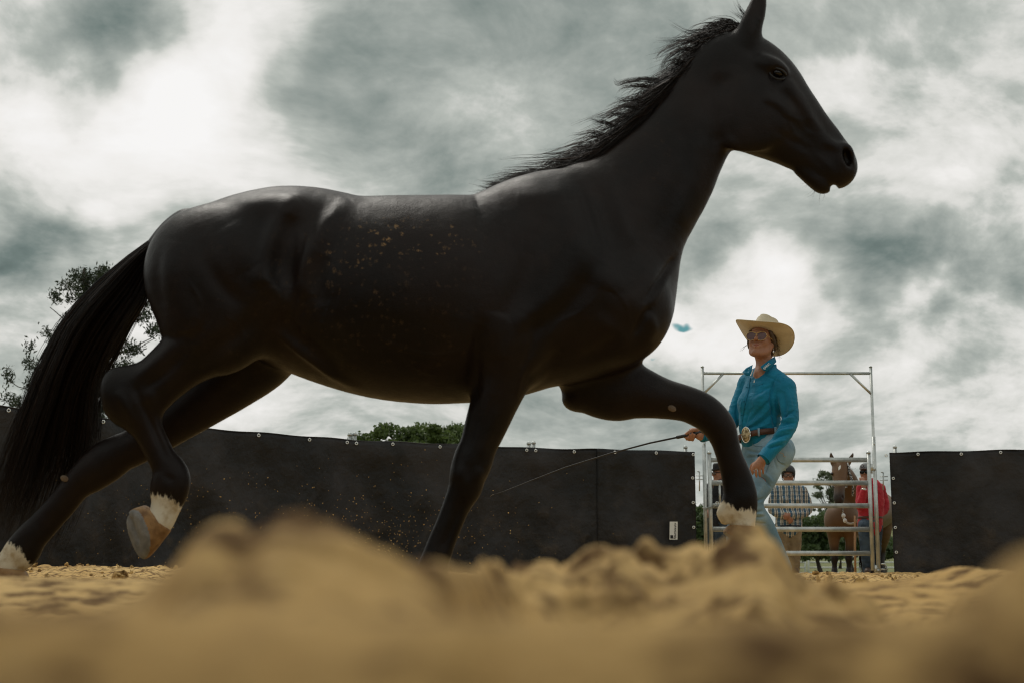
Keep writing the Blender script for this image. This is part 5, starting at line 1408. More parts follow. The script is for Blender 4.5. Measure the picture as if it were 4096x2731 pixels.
    folds = [([(3092, 1530), (3084, 1590), (3090, 1650), (3100, 1705)], -.014, 7), ([(3120, 1492), (3100, 1515), (3090, 1545)], -.004, 4), ([(3178, 1640), (3145, 1660), (3112, 1668)], -.010, 6), ([(3180, 1690), (3145, 1692), (3115, 1702)], -.012, 7), ([(3175, 1668), (3140, 1678), (3116, 1688)], .009, 7),
             ([(3172, 1712), (3135, 1720), (3100, 1738)], .010, 8), ([(3158, 1735), (3120, 1742), (3088, 1758)], -.011, 6), ([(3142, 1758), (3105, 1768), (3075, 1780)], .008, 7), ([(3128, 1778), (3095, 1785), (3070, 1795)], -.009, 5), ([(3112, 1575), (3124, 1630), (3130, 1680)], .008, 9), ([(3150, 1560), (3162, 1620), (3152, 1680)], .007, 10), ([(3136, 1570), (3143, 1625), (3140, 1665)], -.006, 7),
             ([(3082, 1598), (3040, 1640), (2990, 1690)], -.007, 8), ([(3085, 1622), (3045, 1665), (2995, 1705)], .007, 9), ([(3088, 1655), (3035, 1692), (2985, 1715)], -.007, 7), ([(3080, 1690), (3040, 1708), (3000, 1722)], .006, 7), ([(2950, 1610), (2945, 1650), (2955, 1700)], -.006, 7), ([(2968, 1600), (2962, 1650), (2968, 1700)], .005, 7), ([(3000, 1640), (2985, 1680), (2978, 1715)], -.006, 6),
             ([(3085, 1545), (3050, 1560), (3010, 1590)], -.004, 8), ([(3020, 1700), (3050, 1715), (3075, 1716)], -.006, 6), ([(3070, 1560), (3050, 1580), (3030, 1590)], .005, 8), ([(3060, 1500), (3090, 1512), (3120, 1530)], -.004, 6)]
    stree = []; sh = cloth(C, 'shirt', TEAL, body, .0022, (13, 13, 30), folds=folds, surf=stree); stree = stree[0]
    DARKTEAL = cloth_material('teal_cotton_fold', (0.0, 0.115, 0.205), (0.001, 0.15, 0.25), 6, .7, .2, 14)
    def sub(mb, name, mat): o = mb.build(name, mat, None); o.parent = sh; return o
    mb = MB(); nn = np.array([.3, -.9, .25])
    panel(mb, [W(3099, 1424, -.02), W(3106, 1446, -.055), W(3068, 1485, -.135), W(3052, 1478, -.140), W(3042, 1465, -.112), W(3072, 1442, -.075)], .004, nn); sub(mb, 'collar', TEAL)
    mb = MB(); panel(mb, [W(3010, 1458, -.075), W(3001, 1500, -.118), W(2984, 1502, -.085), W(2969, 1487, -.03), W(2985, 1470, -.02)], .004, (-.5, -.8, .2)); sub(mb, 'collar', TEAL)
    mb = MB(); vs, fs = [], []; n = 26; a0 = math.atan2(f[1], f[0])      # the standing band of the collar
    for i in range(n):
        a = a0 + R(30) + (2 * math.pi - R(60)) * i / (n - 1); d = np.array([math.cos(a), math.sin(a), 0]); bk = .5 - .5 * math.cos(a - a0)
        for rr, c_, zz in ((.072, W(3066, 1492, .02), 0), (.070, W(3064, 1470, .015), .028 * bk), (.064, W(3064, 1470, .015), .028 * bk), (.064, W(3066, 1492, .02), 0)): vs.append(c_ + d * rr + (0, 0, zz))
    for i in range(n - 1):
        for j in range(4): fs.append((i * 4 + j, (i + 1) * 4 + j, (i + 1) * 4 + (j + 1) % 4, i * 4 + (j + 1) % 4))
    mb.add(vs, fs); sub(mb, 'collar_band', TEAL)
    PLK = [(2996, 1510), (2988, 1560), (2974, 1620), (2963, 1680), (2962, 1716)]
    mb = MB(); strip(mb, stree, PLK, 6.5, .003); sub(mb, 'placket', TEAL)
    mb = MB(); strip(mb, stree, [(u + 6.5, v) for u, v in PLK], 1.0, .0045); sub(mb, 'placket_seam', DARKTEAL)
    for u, v in ((2990, 1548), (2978, 1604), (2968, 1656), (2962, 1700)):
        q = onto(stree, u, v, .005)
        if q is not None: mb = MB(); mb.sphere(q, (.0055, .004, .0055), 8, 6); sub(mb, 'button', DARKTEAL)
    mb = MB(); patch(mb, stree, [(3014, 1528), (3052, 1522), (3050, 1566), (3010, 1568)], .004); sub(mb, 'pocket', TEAL)
    mb = MB(); strip(mb, stree, [(3012, 1540), (3030, 1543), (3052, 1534)], 1.0, .0055); sub(mb, 'pocket_seam', DARKTEAL)
    mb = MB(); patch(mb, stree, [(3016, 1521), (3020, 1520), (3019, 1529), (3015, 1530)], .0065, 3); sub(mb, 'pocket_logo', WHITE)
    # collar lettering and shield
    o0 = W(3064, 1471, -.146); e0 = W(3092, 1448, -.090) - o0
    text_mesh('collar_lettering', 'ARIAT', .0235, WHITE, o0, e0, W(3060, 1462, -.13) - W(3064, 1473, -.148), sh)
    mb = MB(); c = W(3058, 1472, -.150)
    mb.ring(c, .0075, .0014, (.35, -.9, .25), 12, 5); mb.tube([c + (-.003, -.001, .004), c + (.001, -.001, -.002), c + (.004, -.001, .004)], .0012, 5); o_ = sub(mb, 'collar_shield', WHITE)
    # cuffs
    mb = MB(); a, b = W(3078, 1806, -.29), W(3054, 1836, -.307); mb.tube([a, a * .3 + b * .7, b], [.049, .047, .048], 18, cap=False); sub(mb, 'cuff', TEAL)
    mb = MB(); a, b = W(2836, 1734, .01), W(2806, 1744, -.025); mb.tube([a, b], [.041, .041], 18, cap=False); sub(mb, 'cuff', TEAL)
    # ---- belt and buckle
    mb = MB(); bc = W(3034, 1742, 0); vs, fs = [], []; n = 48
    for i in range(n):
        a = 2 * math.pi * i / n; d = f * math.cos(a) * .122 + l * math.sin(a) * .145; tilt = .022 * math.sin(a)
        for rr, z in ((1.0, -.019), (1.035, -.019), (1.035, .019), (1.0, .019)): vs.append(bc + d * rr + (0, 0, z + tilt))
    for i in range(n):
        k = (i + 1) % n
        for j in range(4): fs.append((i * 4 + j, k * 4 + j, k * 4 + (j + 1) % 4, i * 4 + (j + 1) % 4))
    mb.add(vs, fs); be = mb.build('belt', LEATHER, body)
    m, t = material('worn_buckle'); g = t.n('ShaderNodeNewGeometry').outputs['Position']
    finish(t, **{'Base Color': t.mix(t.smooth(t.noise(g, 60, 5, .6), .4, .62), (.16, .12, .06), (.62, .5, .3)), 'Metallic': .9, 'Roughness': .35, 'Normal': t.n('ShaderNodeBump', Strength=.8, Distance=.004, Height=t.noise(g, 90, 4, .6)).outputs[0]})
    Mb = np.stack([f / np.linalg.norm(f), l / np.linalg.norm(l), (0, 0, 1)], 1)
    bk = bc + f * .130; mb = MB(); mb.sphere(bk, (.008, .036, .050), 24, 12, Matrix(Mb.tolist())); bo = mb.build('buckle', m, None); bo.parent = be
    mb = MB(); pts = [bk + l * .037 * math.cos(a) + np.array([0, 0, .051]) * math.sin(a) for a in np.linspace(0, 2 * math.pi, 29)]; mb.tube(pts, .004, 6); o_ = mb.build('buckle_rim', SILVER, None); o_.parent = be
    for a in (.62, 1.5):
        d = f * math.cos(a) * .128 + l * math.sin(a) * .152; mb = MB(); mb.box(bc + d + (0, 0, .022 * math.sin(a)), (.014, .008, .052), Matrix(np.stack([np.cross((0, 0, 1), d / np.linalg.norm(d)), d / np.linalg.norm(d), (0, 0, 1)], 1).tolist())); o_ = mb.build('belt_loop', DEN, None); o_.parent = be
    # ---- hat
    HAT = cloth_material('cream_felt', (0.53, 0.45, 0.31), (0.62, 0.54, 0.39), 9, .9, .08, 30, .3)
    HM = basis(R(-118), R(23), R(-10)); hc = p.h(-.018, .004, .048)
    def hp(x, y, z): return hc + HM @ np.array([x, y, z])
    n, m_ = 72, 12; vs, fs = [], []
    def brim(a, t):
        ca, sa = math.cos(a), math.sin(a)
        rin = np.array([.104 * ca, .084 * sa]); ro = np.array([.218 * ca, .218 * sa]); q = rin + (ro - rin) * t
        z = .050 * (abs(sa) ** 2.2) * t ** 1.5 - .022 * (abs(ca) ** 2.5) * t ** 1.2 - (.012 * t if ca < 0 else 0) * abs(ca)
        return q[0], q[1] * (1 - .10 * t * sa * sa), z
    for i in range(n):
        a = 2 * math.pi * i / n
        for j in range(m_): vs.append(hp(*brim(a, j / (m_ - 1))))
    for i in range(n):
        k = (i + 1) % n
        for j in range(m_ - 1): fs.append((i * m_ + j, k * m_ + j, k * m_ + j + 1, i * m_ + j + 1))
    hat = mesh_obj('hat', vs, fs, HAT); so = hat.modifiers.new('thick', 'SOLIDIFY'); so.thickness = .005; so.offset = 0; adopt(hat, body)
    mb = MB(); mb.tube([hp(*brim(2 * math.pi * i / n, 1.0)) for i in range(n + 1)], .0036, 6); e = mb.build('brim_edge', HAT, None); e.parent = hat
    vs, fs = [], []; K = 14
    for j in range(K):
        t = j / (K - 1); sc = (1.0 - .10 * t - .10 * t ** 3) if t < .86 else (1.0 - .10 * t - .10 * t ** 3) * (1 - ((t - .86) / .14) ** 2 * .35); zz = .125 * min(1, t / .90) ** .92
        for i in range(n):
            a = 2 * math.pi * i / n; ca, sa = math.cos(a), math.sin(a)
            pin = 1 - .16 * math.exp(-((a - .75) / .30) ** 2) * t - .16 * math.exp(-((a - 2 * math.pi + .75) / .30) ** 2) * t
            z = zz - (.018 * max(0, (t - .8) / .2) * (ca * .5 + .5)) ; vs.append(hp(.104 * ca * sc * pin, .084 * sa * sc * pin, z))
    for j in range(K - 1):
        for i in range(n): k = (i + 1) % n; fs.append((j * n + i, j * n + k, (j + 1) * n + k, (j + 1) * n + i))
    top = (K - 1) * n; vs.append(hp(0, 0, .098)); fs += [(top + i, top + (i + 1) % n, len(vs) - 1) for i in range(n)]
    cr = mesh_obj('crown', vs, fs, HAT); cr.parent = hat
    mb = MB(); mb.tube([hp(.107 * math.cos(a), .087 * math.sin(a), .014) for a in np.linspace(0, 2 * math.pi, 60)], .0075, 8, flat=.35, up=(0, 0, 1)); o_ = mb.build('hat_band', simple('hat_ribbon', (.50, .43, .31), .7), None); o_.parent = hat
    # ---- hair, glasses, jewellery
    HR = hair_material('blonde_brown_hair', (.045, .028, .016), (.20, .13, .07))
    S_ = Sdf(p.hc - .22, p.hc + .2, .006)
    S_.ell(p.h(-.030, 0, .030), (.094, .083, .088), p.M, .02); S_.tube([(*p.h(-.075, 0, -.02), .045), (*p.h(-.090, .0, -.09), .030), (*p.h(-.095, 0, -.15), .016)], .03)
    for q in (-1, 1): S_.tube([(*p.h(.045, q * .066, .045), .012), (*p.h(.015, q * .077, .01), .014), (*p.h(-.03, q * .078, -.03), .016), (*p.h(-.075, q * .04, -.07), .02)], .015)
    S_.ell(p.h(.115, 0, -.02), (.075, .06, .085), p.M, .01, 'sub')
    hr = cloth(S_, 'hair', simple('hair_mass', (.075, .047, .026), .55, .4, 90, bump=.5, bscale=160, dist=.003), body, .0025, (60, 60, 14))
    cs = []
    for i in range(46):
        q = 1; x0 = rng.uniform(-.07, .02); z0 = rng.uniform(-.02, .04); L_ = rng.uniform(.06, .12)
        b = p.h(x0, q * .082, z0); cs.append([b + np.array([.035 * t_ * rng.uniform(.2, 1.2), .05 * t_ * rng.normal(), -L_ * t_ * 1.0 + .02 * math.sin(t_ * 5 + i)]) for t_ in np.linspace(0, 1, 8)])
    for i in range(7):
        b = W(2988, 1384, -.03); cs.append([b + np.array([-.05 * t_ * rng.uniform(.6, 1.1), 0, -.028 * t_ + .01 * math.sin(3 * t_ + i * .3)]) for t_ in np.linspace(0, 1, 8)])
    o_ = strands(np.array(cs), np.full(len(cs), .0006), 'loose_strands', HR, None); o_.parent = hr; o_['kind'] = 'stuff'
    glasses(p, body, GOLD, TINT, .034, .028, -.010, .116, .0013)
    mb = MB(); e0 = p.h(-.006, .080, -.040); mb.tube([e0, e0 + (0, 0, -.022)], .001, 5); mb.sphere(e0 + (0, 0, -.030), (.006, .003, .009), 10, 8); mb.build('earring', SILVER, body)
    mb = MB()
    for t_ in np.linspace(0, 1, 8): mb.sphere(W(3011 - 8 * t_, 1478 + 22 * t_, -.085 - .030 * t_), .0050, 8, 6)
    mb.build('necklace', SILVER, body)
    mb = MB(); mb.ring(W(3024, 1876, -.329), .0105, .0022, (0, .25, 1), 14, 6); mb.build('ring', SILVER, body)
    mb = MB(); mb.tube([p.h(.084, -.023, -.0665), p.h(.0985, -.008, -.0625), p.h(.0985, .008, -.0625), p.h(.084, .023, -.0665)], [.002, .0045, .0045, .002], 6)
    mb.tube([p.h(.084, -.020, -.0695), p.h(.0985, 0, -.0755), p.h(.084, .020, -.0695)], [.002, .0055, .002], 6); mb.build('lips', simple('lip_skin', (.30, .10, .075), .45), body)
    # ---- whip in the right hand
    root = empty('riding_whip', W(2817, 1725, -.055), 'long thin black whip pointing left from the woman\'s hand', 'whip')
    mb = MB(); a, b = W(2818, 1724, -.052), W(2705, 1748, -.060); mb.tube([a, a * .97 + b * .03, a * .5 + b * .5, b * .94 + a * .06, b], [.010, .013, .011, .012, .009], 12); mb.build('handle', BLACKPL, root)
    pts = [(2706, 1748), (2600, 1770), (2440, 1812), (2260, 1868), (2120, 1922), (2020, 1962), (1975, 1976)]
    mb = MB(); mb.tube([W(u, v, -.06) for u, v in pts], [.0062, .0058, .0050, .0042, .0034, .0026, .0016], 8); mb.build('shaft', simple('whip_braid', (.018, .016, .014), .6, .4, 120, bump=.5, bscale=300, dist=.002), root)
    mb = MB(); mb.tube([W(1976, 1976, -.06), W(1966, 1978, -.06), W(1962, 1984, -.06)], .0012, 6); mb.build('lash', simple('whip_lash', (.25, .2, .14), .8), root)
rider()

# ------------------------------------------------------------------ people behind the gate
def standing(Y0, label, head, yaw, pitch, J, skin, hs=1.0, waist=.135, chest=.155, depth=1.4, fw=None):
    def W(u, v, d=0.0): return P(u, v, Y0 + d)
    allp = np.array([W(*q[:3]) for k in ('al', 'ar', 'll', 'lr', 'torso') for q in J[k]] + [W(*head)])
    lo = allp.min(0) - .26; hi = allp.max(0) + .26; lo[2] = max(lo[2], -.06)
    p = Person(label, None, .0105, lo, hi, W(*head), yaw, pitch, 0, hs)
    p.W = W; p.lo, p.hi = lo, hi
    p.head(W(*J['neck']))
    f = np.array([math.cos(yaw if fw is None else fw), math.sin(yaw if fw is None else fw), 0]); p.f = f
    B = p.B
    B.tube([(*W(*q[:3]), q[3] - .02) for q in J['torso']], .03, squash=(f, depth))
    for k in ('al', 'ar'):
        B.tube([(*W(*J['neck']), .05), (*W(*J[k][0][:3]), .05)], .03); B.tube([(*W(*q[:3]), r_) for q, r_ in zip(J[k], (.05, .042, .03))], .02)
        hd = [W(*q) for q in J['h' + k[1]]]                  # wrist, knuckles, tips
        d = hd[1] - hd[0]; sd = np.cross(d, f); sd /= np.linalg.norm(sd) + 1e-9
        B.tube([(*hd[0], .030), (*hd[1], .036)], .015)
        for i in range(4):
            o_ = sd * (i - 1.5) * .020; B.tube([(*(hd[1] + o_), .0115), (*((hd[1] + hd[2]) / 2 + o_ * 1.05 + f * .012), .0110), (*(hd[2] + o_ * .9 - f * .006 * (i % 2)), .0095)], .005)
        B.tube([(*(hd[0] * .4 + hd[1] * .6 + sd * .03), .013), (*(hd[1] + sd * .052), .011)], .008)
    for k in ('ll', 'lr'): B.tube([(*W(*q[:3]), r_) for q, r_ in zip(J[k], (.09, .06, .04))], .03)
    p.o = p.finish(skin, label, None)
    EY = simple('eye_white', (.5, .45, .4), .3); 
    for q in (-1, 1):
        mb = MB(); mb.sphere(p.h(.077, q * .032, .0), .0125 * hs, 10, 8); mb.build('eye', EY, p.o)
    return p
def dress(p, J, shirt_mat, pants_mat, sleeve=1.0, hem=0.0, loose=.016, flare=.0, depth=1.25, sname='shirt', pname='trousers'):
    W = p.W
    C = Sdf(p.lo, p.hi, .0105)
    C.tube([(*W(*q[:3]), q[3] + loose - .006) for q in J['torso']], .02, squash=(p.f, depth))
    for k in ('al', 'ar'):
        C.tube([(*W(*J['neck']), .055), (*W(*J[k][0][:3]), .064)], .04)
        pts = [(*W(*q[:3]), r_ + loose) for q, r_ in zip(J[k], (.052, .046, .032))]
        if sleeve < 1: pts = pts[:2]; pts[1] = tuple(np.array(pts[0]) * (1 - sleeve) + np.array(pts[1]) * sleeve)
        C.tube(pts, .02)
    C.tube([(*p.h(-.02, 0, -.05), .066), (*W(*J['neck']), .064)], .004, op='sub')
    nk = W(*J['neck']); C.tube([(*(nk + p.f * .09 + (0, 0, .05)), .060), (*(nk + p.f * .13 - (0, 0, .03)), .036), (*(nk + p.f * .17 - (0, 0, .085)), .010)], .006, op='sub')
    V = cloth(C, sname, shirt_mat, p.o, .006, (15, 15, 22))
    T_ = Sdf(p.lo, p.hi, .0105)
    T_.tube([(*W(*q[:3]), q[3] + .002) for q in J['torso'][:2]], .03, squash=(p.f, depth))
    for k in ('ll', 'lr'): T_.tube([(*W(*q[:3]), r_) for q, r_ in zip(J[k], (.112, .085, .070))], .03)
    z0 = W(*J['torso'][1][:3])[2] + .02; T_.cut((0, 0, z0 + .03), (0, 0, 1))
    cloth(T_, pname, pants_mat, p.o, .005, (14, 14, 20))
    for k in ('ll', 'lr'):
        a = W(*J[k][-1][:3]); e = a + p.f * .16; e[2] = .03; a2 = a.copy(); a2[2] = .06
        S_ = Sdf(np.minimum(a2, e) - .1, np.maximum(a2, e) + .1, .012); S_.tube([(*a2, .05), (*(a2 * .4 + e * .6), .046), (*e, .038)], .02); cloth(S_, 'boot', BOOT, p.o, .001)
    return V
def collar(p, J, mat, sh, r=.068):
    c = p.W(*J['neck']) * .72 + p.h(-.02, 0, -.05) * .28
    for q in (-1, 1):
        mb = MB(); l = np.array([-p.f[1], p.f[0], 0]) * q
        panel(mb, [c + l * r + (0, 0, .035), c + p.f * .055 + l * .045 + (0, 0, .015), c + p.f * .075 + l * .050 + (0, 0, -.045), c + p.f * .03 + l * (r + .028) + (0, 0, -.012)], .006, p.f); o = mb.build('collar', mat, None); o.parent = sh

def plaid_man():
    J = dict(neck=(3157, 1945, .03), torso=[(3155, 2100, 0, .175), (3156, 2065, 0, .175), (3157, 2010, 0, .19), (3157, 1965, 0, .165)],
             al=[(3208, 1962, .0), (3230, 2038, .02), (3168, 2058, -.20)], ar=[(3106, 1962, .0), (3092, 2036, .02), (3146, 2058, -.19)],
             hl=[(3162, 2056, -.215), (3146, 2062, -.235), (3136, 2068, -.235)], hr=[(3150, 2060, -.20), (3160, 2072, -.215), (3165, 2088, -.215)],
             ll=[(3178, 2110, 0), (3180, 2200, 0), (3178, 2288, .03)], lr=[(3132, 2110, 0), (3130, 2200, 0), (3132, 2288, 0)])
    p = standing(21.2, 'man in blue plaid shirt, glasses and black helmet behind the gate', (3153, 1898, 0), R(-102), R(-4), J, SKIN2, 1.02, fw=R(-92))
    PL = plaid_material()
    sh = dress(p, J, PL, cloth_material('khaki_drill', (.22, .165, .095), (.31, .24, .145), 8), loose=.026, depth=1.15)
    collar(p, J, PL, sh)
    for q in (-1, 1):
        l = np.array([-p.f[1], p.f[0], 0]) * q; c = p.W(3157, 1995, 0) + p.f * .187 + l * .085
        mb = MB(); panel(mb, [c + l * -.05 + (0, 0, .045), c + l * .05 - p.f * .02 + (0, 0, .045), c + l * .05 - p.f * .015 + (0, 0, -.055), c + (0, 0, -.068), c + l * -.05 + (0, 0, -.055)], .008, p.f); o = mb.build('pocket', PL, None); o.parent = sh
    mb = MB(); mb.box(p.W(3155, 2106, 0) + p.f * .165, (.30, .02, .05)); mb.build('belt', BLACKPL, p.o)
    # helmet
    S_ = Sdf(p.hc - .2, p.hc + .22, .008)
    S_.ell(p.h(-.012, 0, .050), (.125, .105, .105), p.M, .01); S_.ell(p.h(-.05, 0, .0), (.085, .098, .10), p.M, .03)
    S_.ell(p.h(.100, 0, -.060), (.12, .12, .105), p.M, .012, 'sub'); S_.ell(p.h(-.02, 0, -.09), (.16, .13, .06), p.M, .01, 'sub'); S_.ell(p.h(-.01, 0, .015), (.095, .084, .095), p.M, .004, 'sub')
    hl = cloth(S_, 'helmet', simple('helmet_shell', (.016, .0165, .017), .5, .2, 20), p.o, 0)
    mb = MB(); c = p.h(.092, -.052, .085); e = p.M @ np.array([.5, .86, 0]); panel(mb, [c - e * .022 + (0, -.012, -.02), c + e * .022 + (0, -.012, -.02), c + e * .02 + (0, -.006, .018), c - e * .02 + (0, -.006, .018)], .004, (0, -1, .2)); o = mb.build('badge', simple('pale_badge', (.50, .58, .42), .6), None); o.parent = hl
    mb = MB(); c2 = c + (0, -.016, 0); mb.sphere(c2, (.011, .003, .008), 8, 6); o = mb.build('badge_emblem', simple('yellow_emblem', (.35, .42, .08), .6), None); o.parent = hl
    for q in (-1, 1):
        mb = MB(); mb.tube([p.h(.0, q * .094, .0), p.h(.01, q * .086, -.06), p.h(.045, q * .03, -.125)], .006, 6); o = mb.build('strap', BLACKPL, None); o.parent = hl
    glasses(p, p.o, BLACKPL, simple('clear_lens', (.20, .13, .10), .15), .027, .021, -.002, .112, .0045, 'spectacles', False)
plaid_man()
def red_man():
    J = dict(neck=(3470, 1930, .03), torso=[(3480, 2095, 0, .165), (3482, 2062, 0, .160), (3482, 2005, 0, .185), (3482, 1958, 0, .165)],
             al=[(3522, 1952, .10), (3540, 2030, .08), (3505, 2058, -.05)], ar=[(3446, 1952, -.08), (3440, 2022, -.16), (3456, 1962, -.26)],
             hl=[(3500, 2058, -.06), (3488, 2060, -.10), (3476, 2062, -.10)], hr=[(3455, 1950, -.26), (3452, 1926, -.235), (3446, 1908, -.215)],
             ll=[(3500, 2105, .05), (3500, 2200, .06), (3500, 2288, .08)], lr=[(3464, 2105, -.05), (3466, 2200, -.04), (3474, 2288, -.02)])
    p = standing(20.75, 'man in bright red shirt, cap and sunglasses holding his chin', (3462, 1886, 0), R(-112), R(-2), J, SKIN2, 1.0, fw=R(-110))
    RED = cloth_material('red_cotton', (.42, .022, .035), (.55, .035, .055), 7, .75, .4, 13)
    sh = dress(p, J, RED, denim_material('blue_denim', (.035, .055, .085), (.09, .13, .175)), pname='jeans')
    collar(p, J, RED, sh)
    S_ = Sdf(p.hc - .2, p.hc + .2, .008); S_.ell(p.h(-.010, 0, .050), (.104, .086, .082), p.M, .01); S_.cut(p.h(0, 0, .040), -p.M[:, 2])
    mt, t = material('patterned_cap'); g = t.n('ShaderNodeNewGeometry').outputs['Position']; vo = t.n('ShaderNodeTexVoronoi', Vector=g, Scale=75.0)
    finish(t, **{'Base Color': t.mix(t.smooth(vo.outputs['Distance'], .3, .45), (.03, .035, .045), (.22, .22, .22)), 'Roughness': .85})
    cp = cloth(S_, 'cap', mt, p.o, 0)
    S2 = Sdf(p.hc - .25, p.hc + .25, .008); S2.ell(p.h(.105, 0, .042), (.075, .075, .010), p.M, .01); o = cloth(S2, 'peak', simple('cap_peak', (.085, .055, .05), .8), None, 0); o.parent = cp
    mb = MB(); c = p.h(.088, -.03, .085); mb.ring(c, .022, .004, p.M[:, 0], 14, 5); o = mb.build('cap_badge', simple('cap_badge_thread', (.10, .06, .055), .8), None); o.parent = cp
    glasses(p, p.o, BLACKPL, BLACKLENS, .032, .024, -.002, .113, .003)
    mb = MB(); w = p.W(3455, 1956, -.26); mb.ring(w, .036, .009, (.1, .2, 1), 16, 6); wt = mb.build('wrist_watch', SILVER, p.o)
    mb = MB(); mb.sphere(w + (0, -.042, 0), (.021, .007, .021), 14, 8); o = mb.build('watch_face', WHITE, None); o.parent = wt
    mb = MB(); n = 36; c = p.W(3481, 2068, 0); l = np.array([-p.f[1], p.f[0], 0]); mb.tube([c + p.f * .140 * math.cos(a) + l * .172 * math.sin(a) for a in np.linspace(0, 2 * math.pi, n)], .018, 8, flat=.4, up=(0, 0, 1)); mb.build('belt', LEATHER, p.o)
red_man()
def left_person():
    J = dict(neck=(2880, 1930, .03), torso=[(2868, 2085, 0, .165), (2868, 2050, 0, .15), (2868, 2000, 0, .165), (2872, 1955, 0, .15)],
             al=[(2902, 1948, -.10), (2912, 2015, -.18), (2896, 2040, -.30)], ar=[(2845, 1945, .10), (2836, 2005, .08), (2836, 2042, -.02)],
             hl=[(2893, 2040, -.31), (2884, 2046, -.33), (2876, 2056, -.32)], hr=[(2836, 2044, -.03), (2834, 2054, -.05), (2834, 2066, -.05)],
             ll=[(2890, 2095, -.05), (2886, 2190, -.12), (2890, 2288, -.05)], lr=[(2850, 2095, .06), (2848, 2190, .02), (2858, 2288, .08)])
    p = standing(20.8, 'person in dark hat and black shirt behind the gate\'s left end', (2876, 1890, 0), R(-158), R(-3), J, SKIN2, .98, fw=R(-140))
    BLK = cloth_material('black_cotton', (.012, .013, .016), (.022, .024, .028), 8)
    sh = dress(p, J, BLK, denim_material('dark_denim', (.03, .045, .06), (.075, .10, .125)), sleeve=.72, pname='jeans')
    collar(p, J, BLK, sh)
    HT = cloth_material('dark_felt', (.012, .012, .012), (.025, .023, .022), 8)
    mb = MB(); vs, fs = [], []; n = 40
    prof = [(1.0, .0), (.98, .045), (.92, .085), (.8, .105), (.3, .095), (.01, .088)]
    for s_, z in prof:
        for i in range(n): a = 2 * math.pi * i / n; vs.append(p.h(-.012 + .106 * s_ * math.cos(a), .086 * s_ * math.sin(a), .042 + z))
    for j in range(len(prof) - 1):
        for i in range(n): k = (i + 1) % n; fs.append((j * n + i, j * n + k, (j + 1) * n + k, (j + 1) * n + i))
    mb.add(vs, fs); ht = mb.build('hat', HT, p.o)
    vs, fs = [], []
    for s_, d in ((1.0, 0), (1.35, -.004), (1.75, -.006)):
        for i in range(n): a = 2 * math.pi * i / n; vs.append(p.h(-.012 + .106 * s_ * math.cos(a), .086 * s_ * math.sin(a), .042 + d + .05 * (s_ - 1) * abs(math.sin(a)) ** 2))
    for j in range(2):
        for i in range(n): k = (i + 1) % n; fs.append((j * n + i, (j + 1) * n + i, (j + 1) * n + k, j * n + k))
    br = mesh_obj('brim', vs, fs, HT); sd = br.modifiers.new('t', 'SOLIDIFY'); sd.thickness = .005; br.parent = ht
    glasses(p, p.o, BLACKPL, simple('clear_lens', (.20, .13, .10), .15), .027, .021, -.002, .112, .004, 'spectacles', False)
left_person()

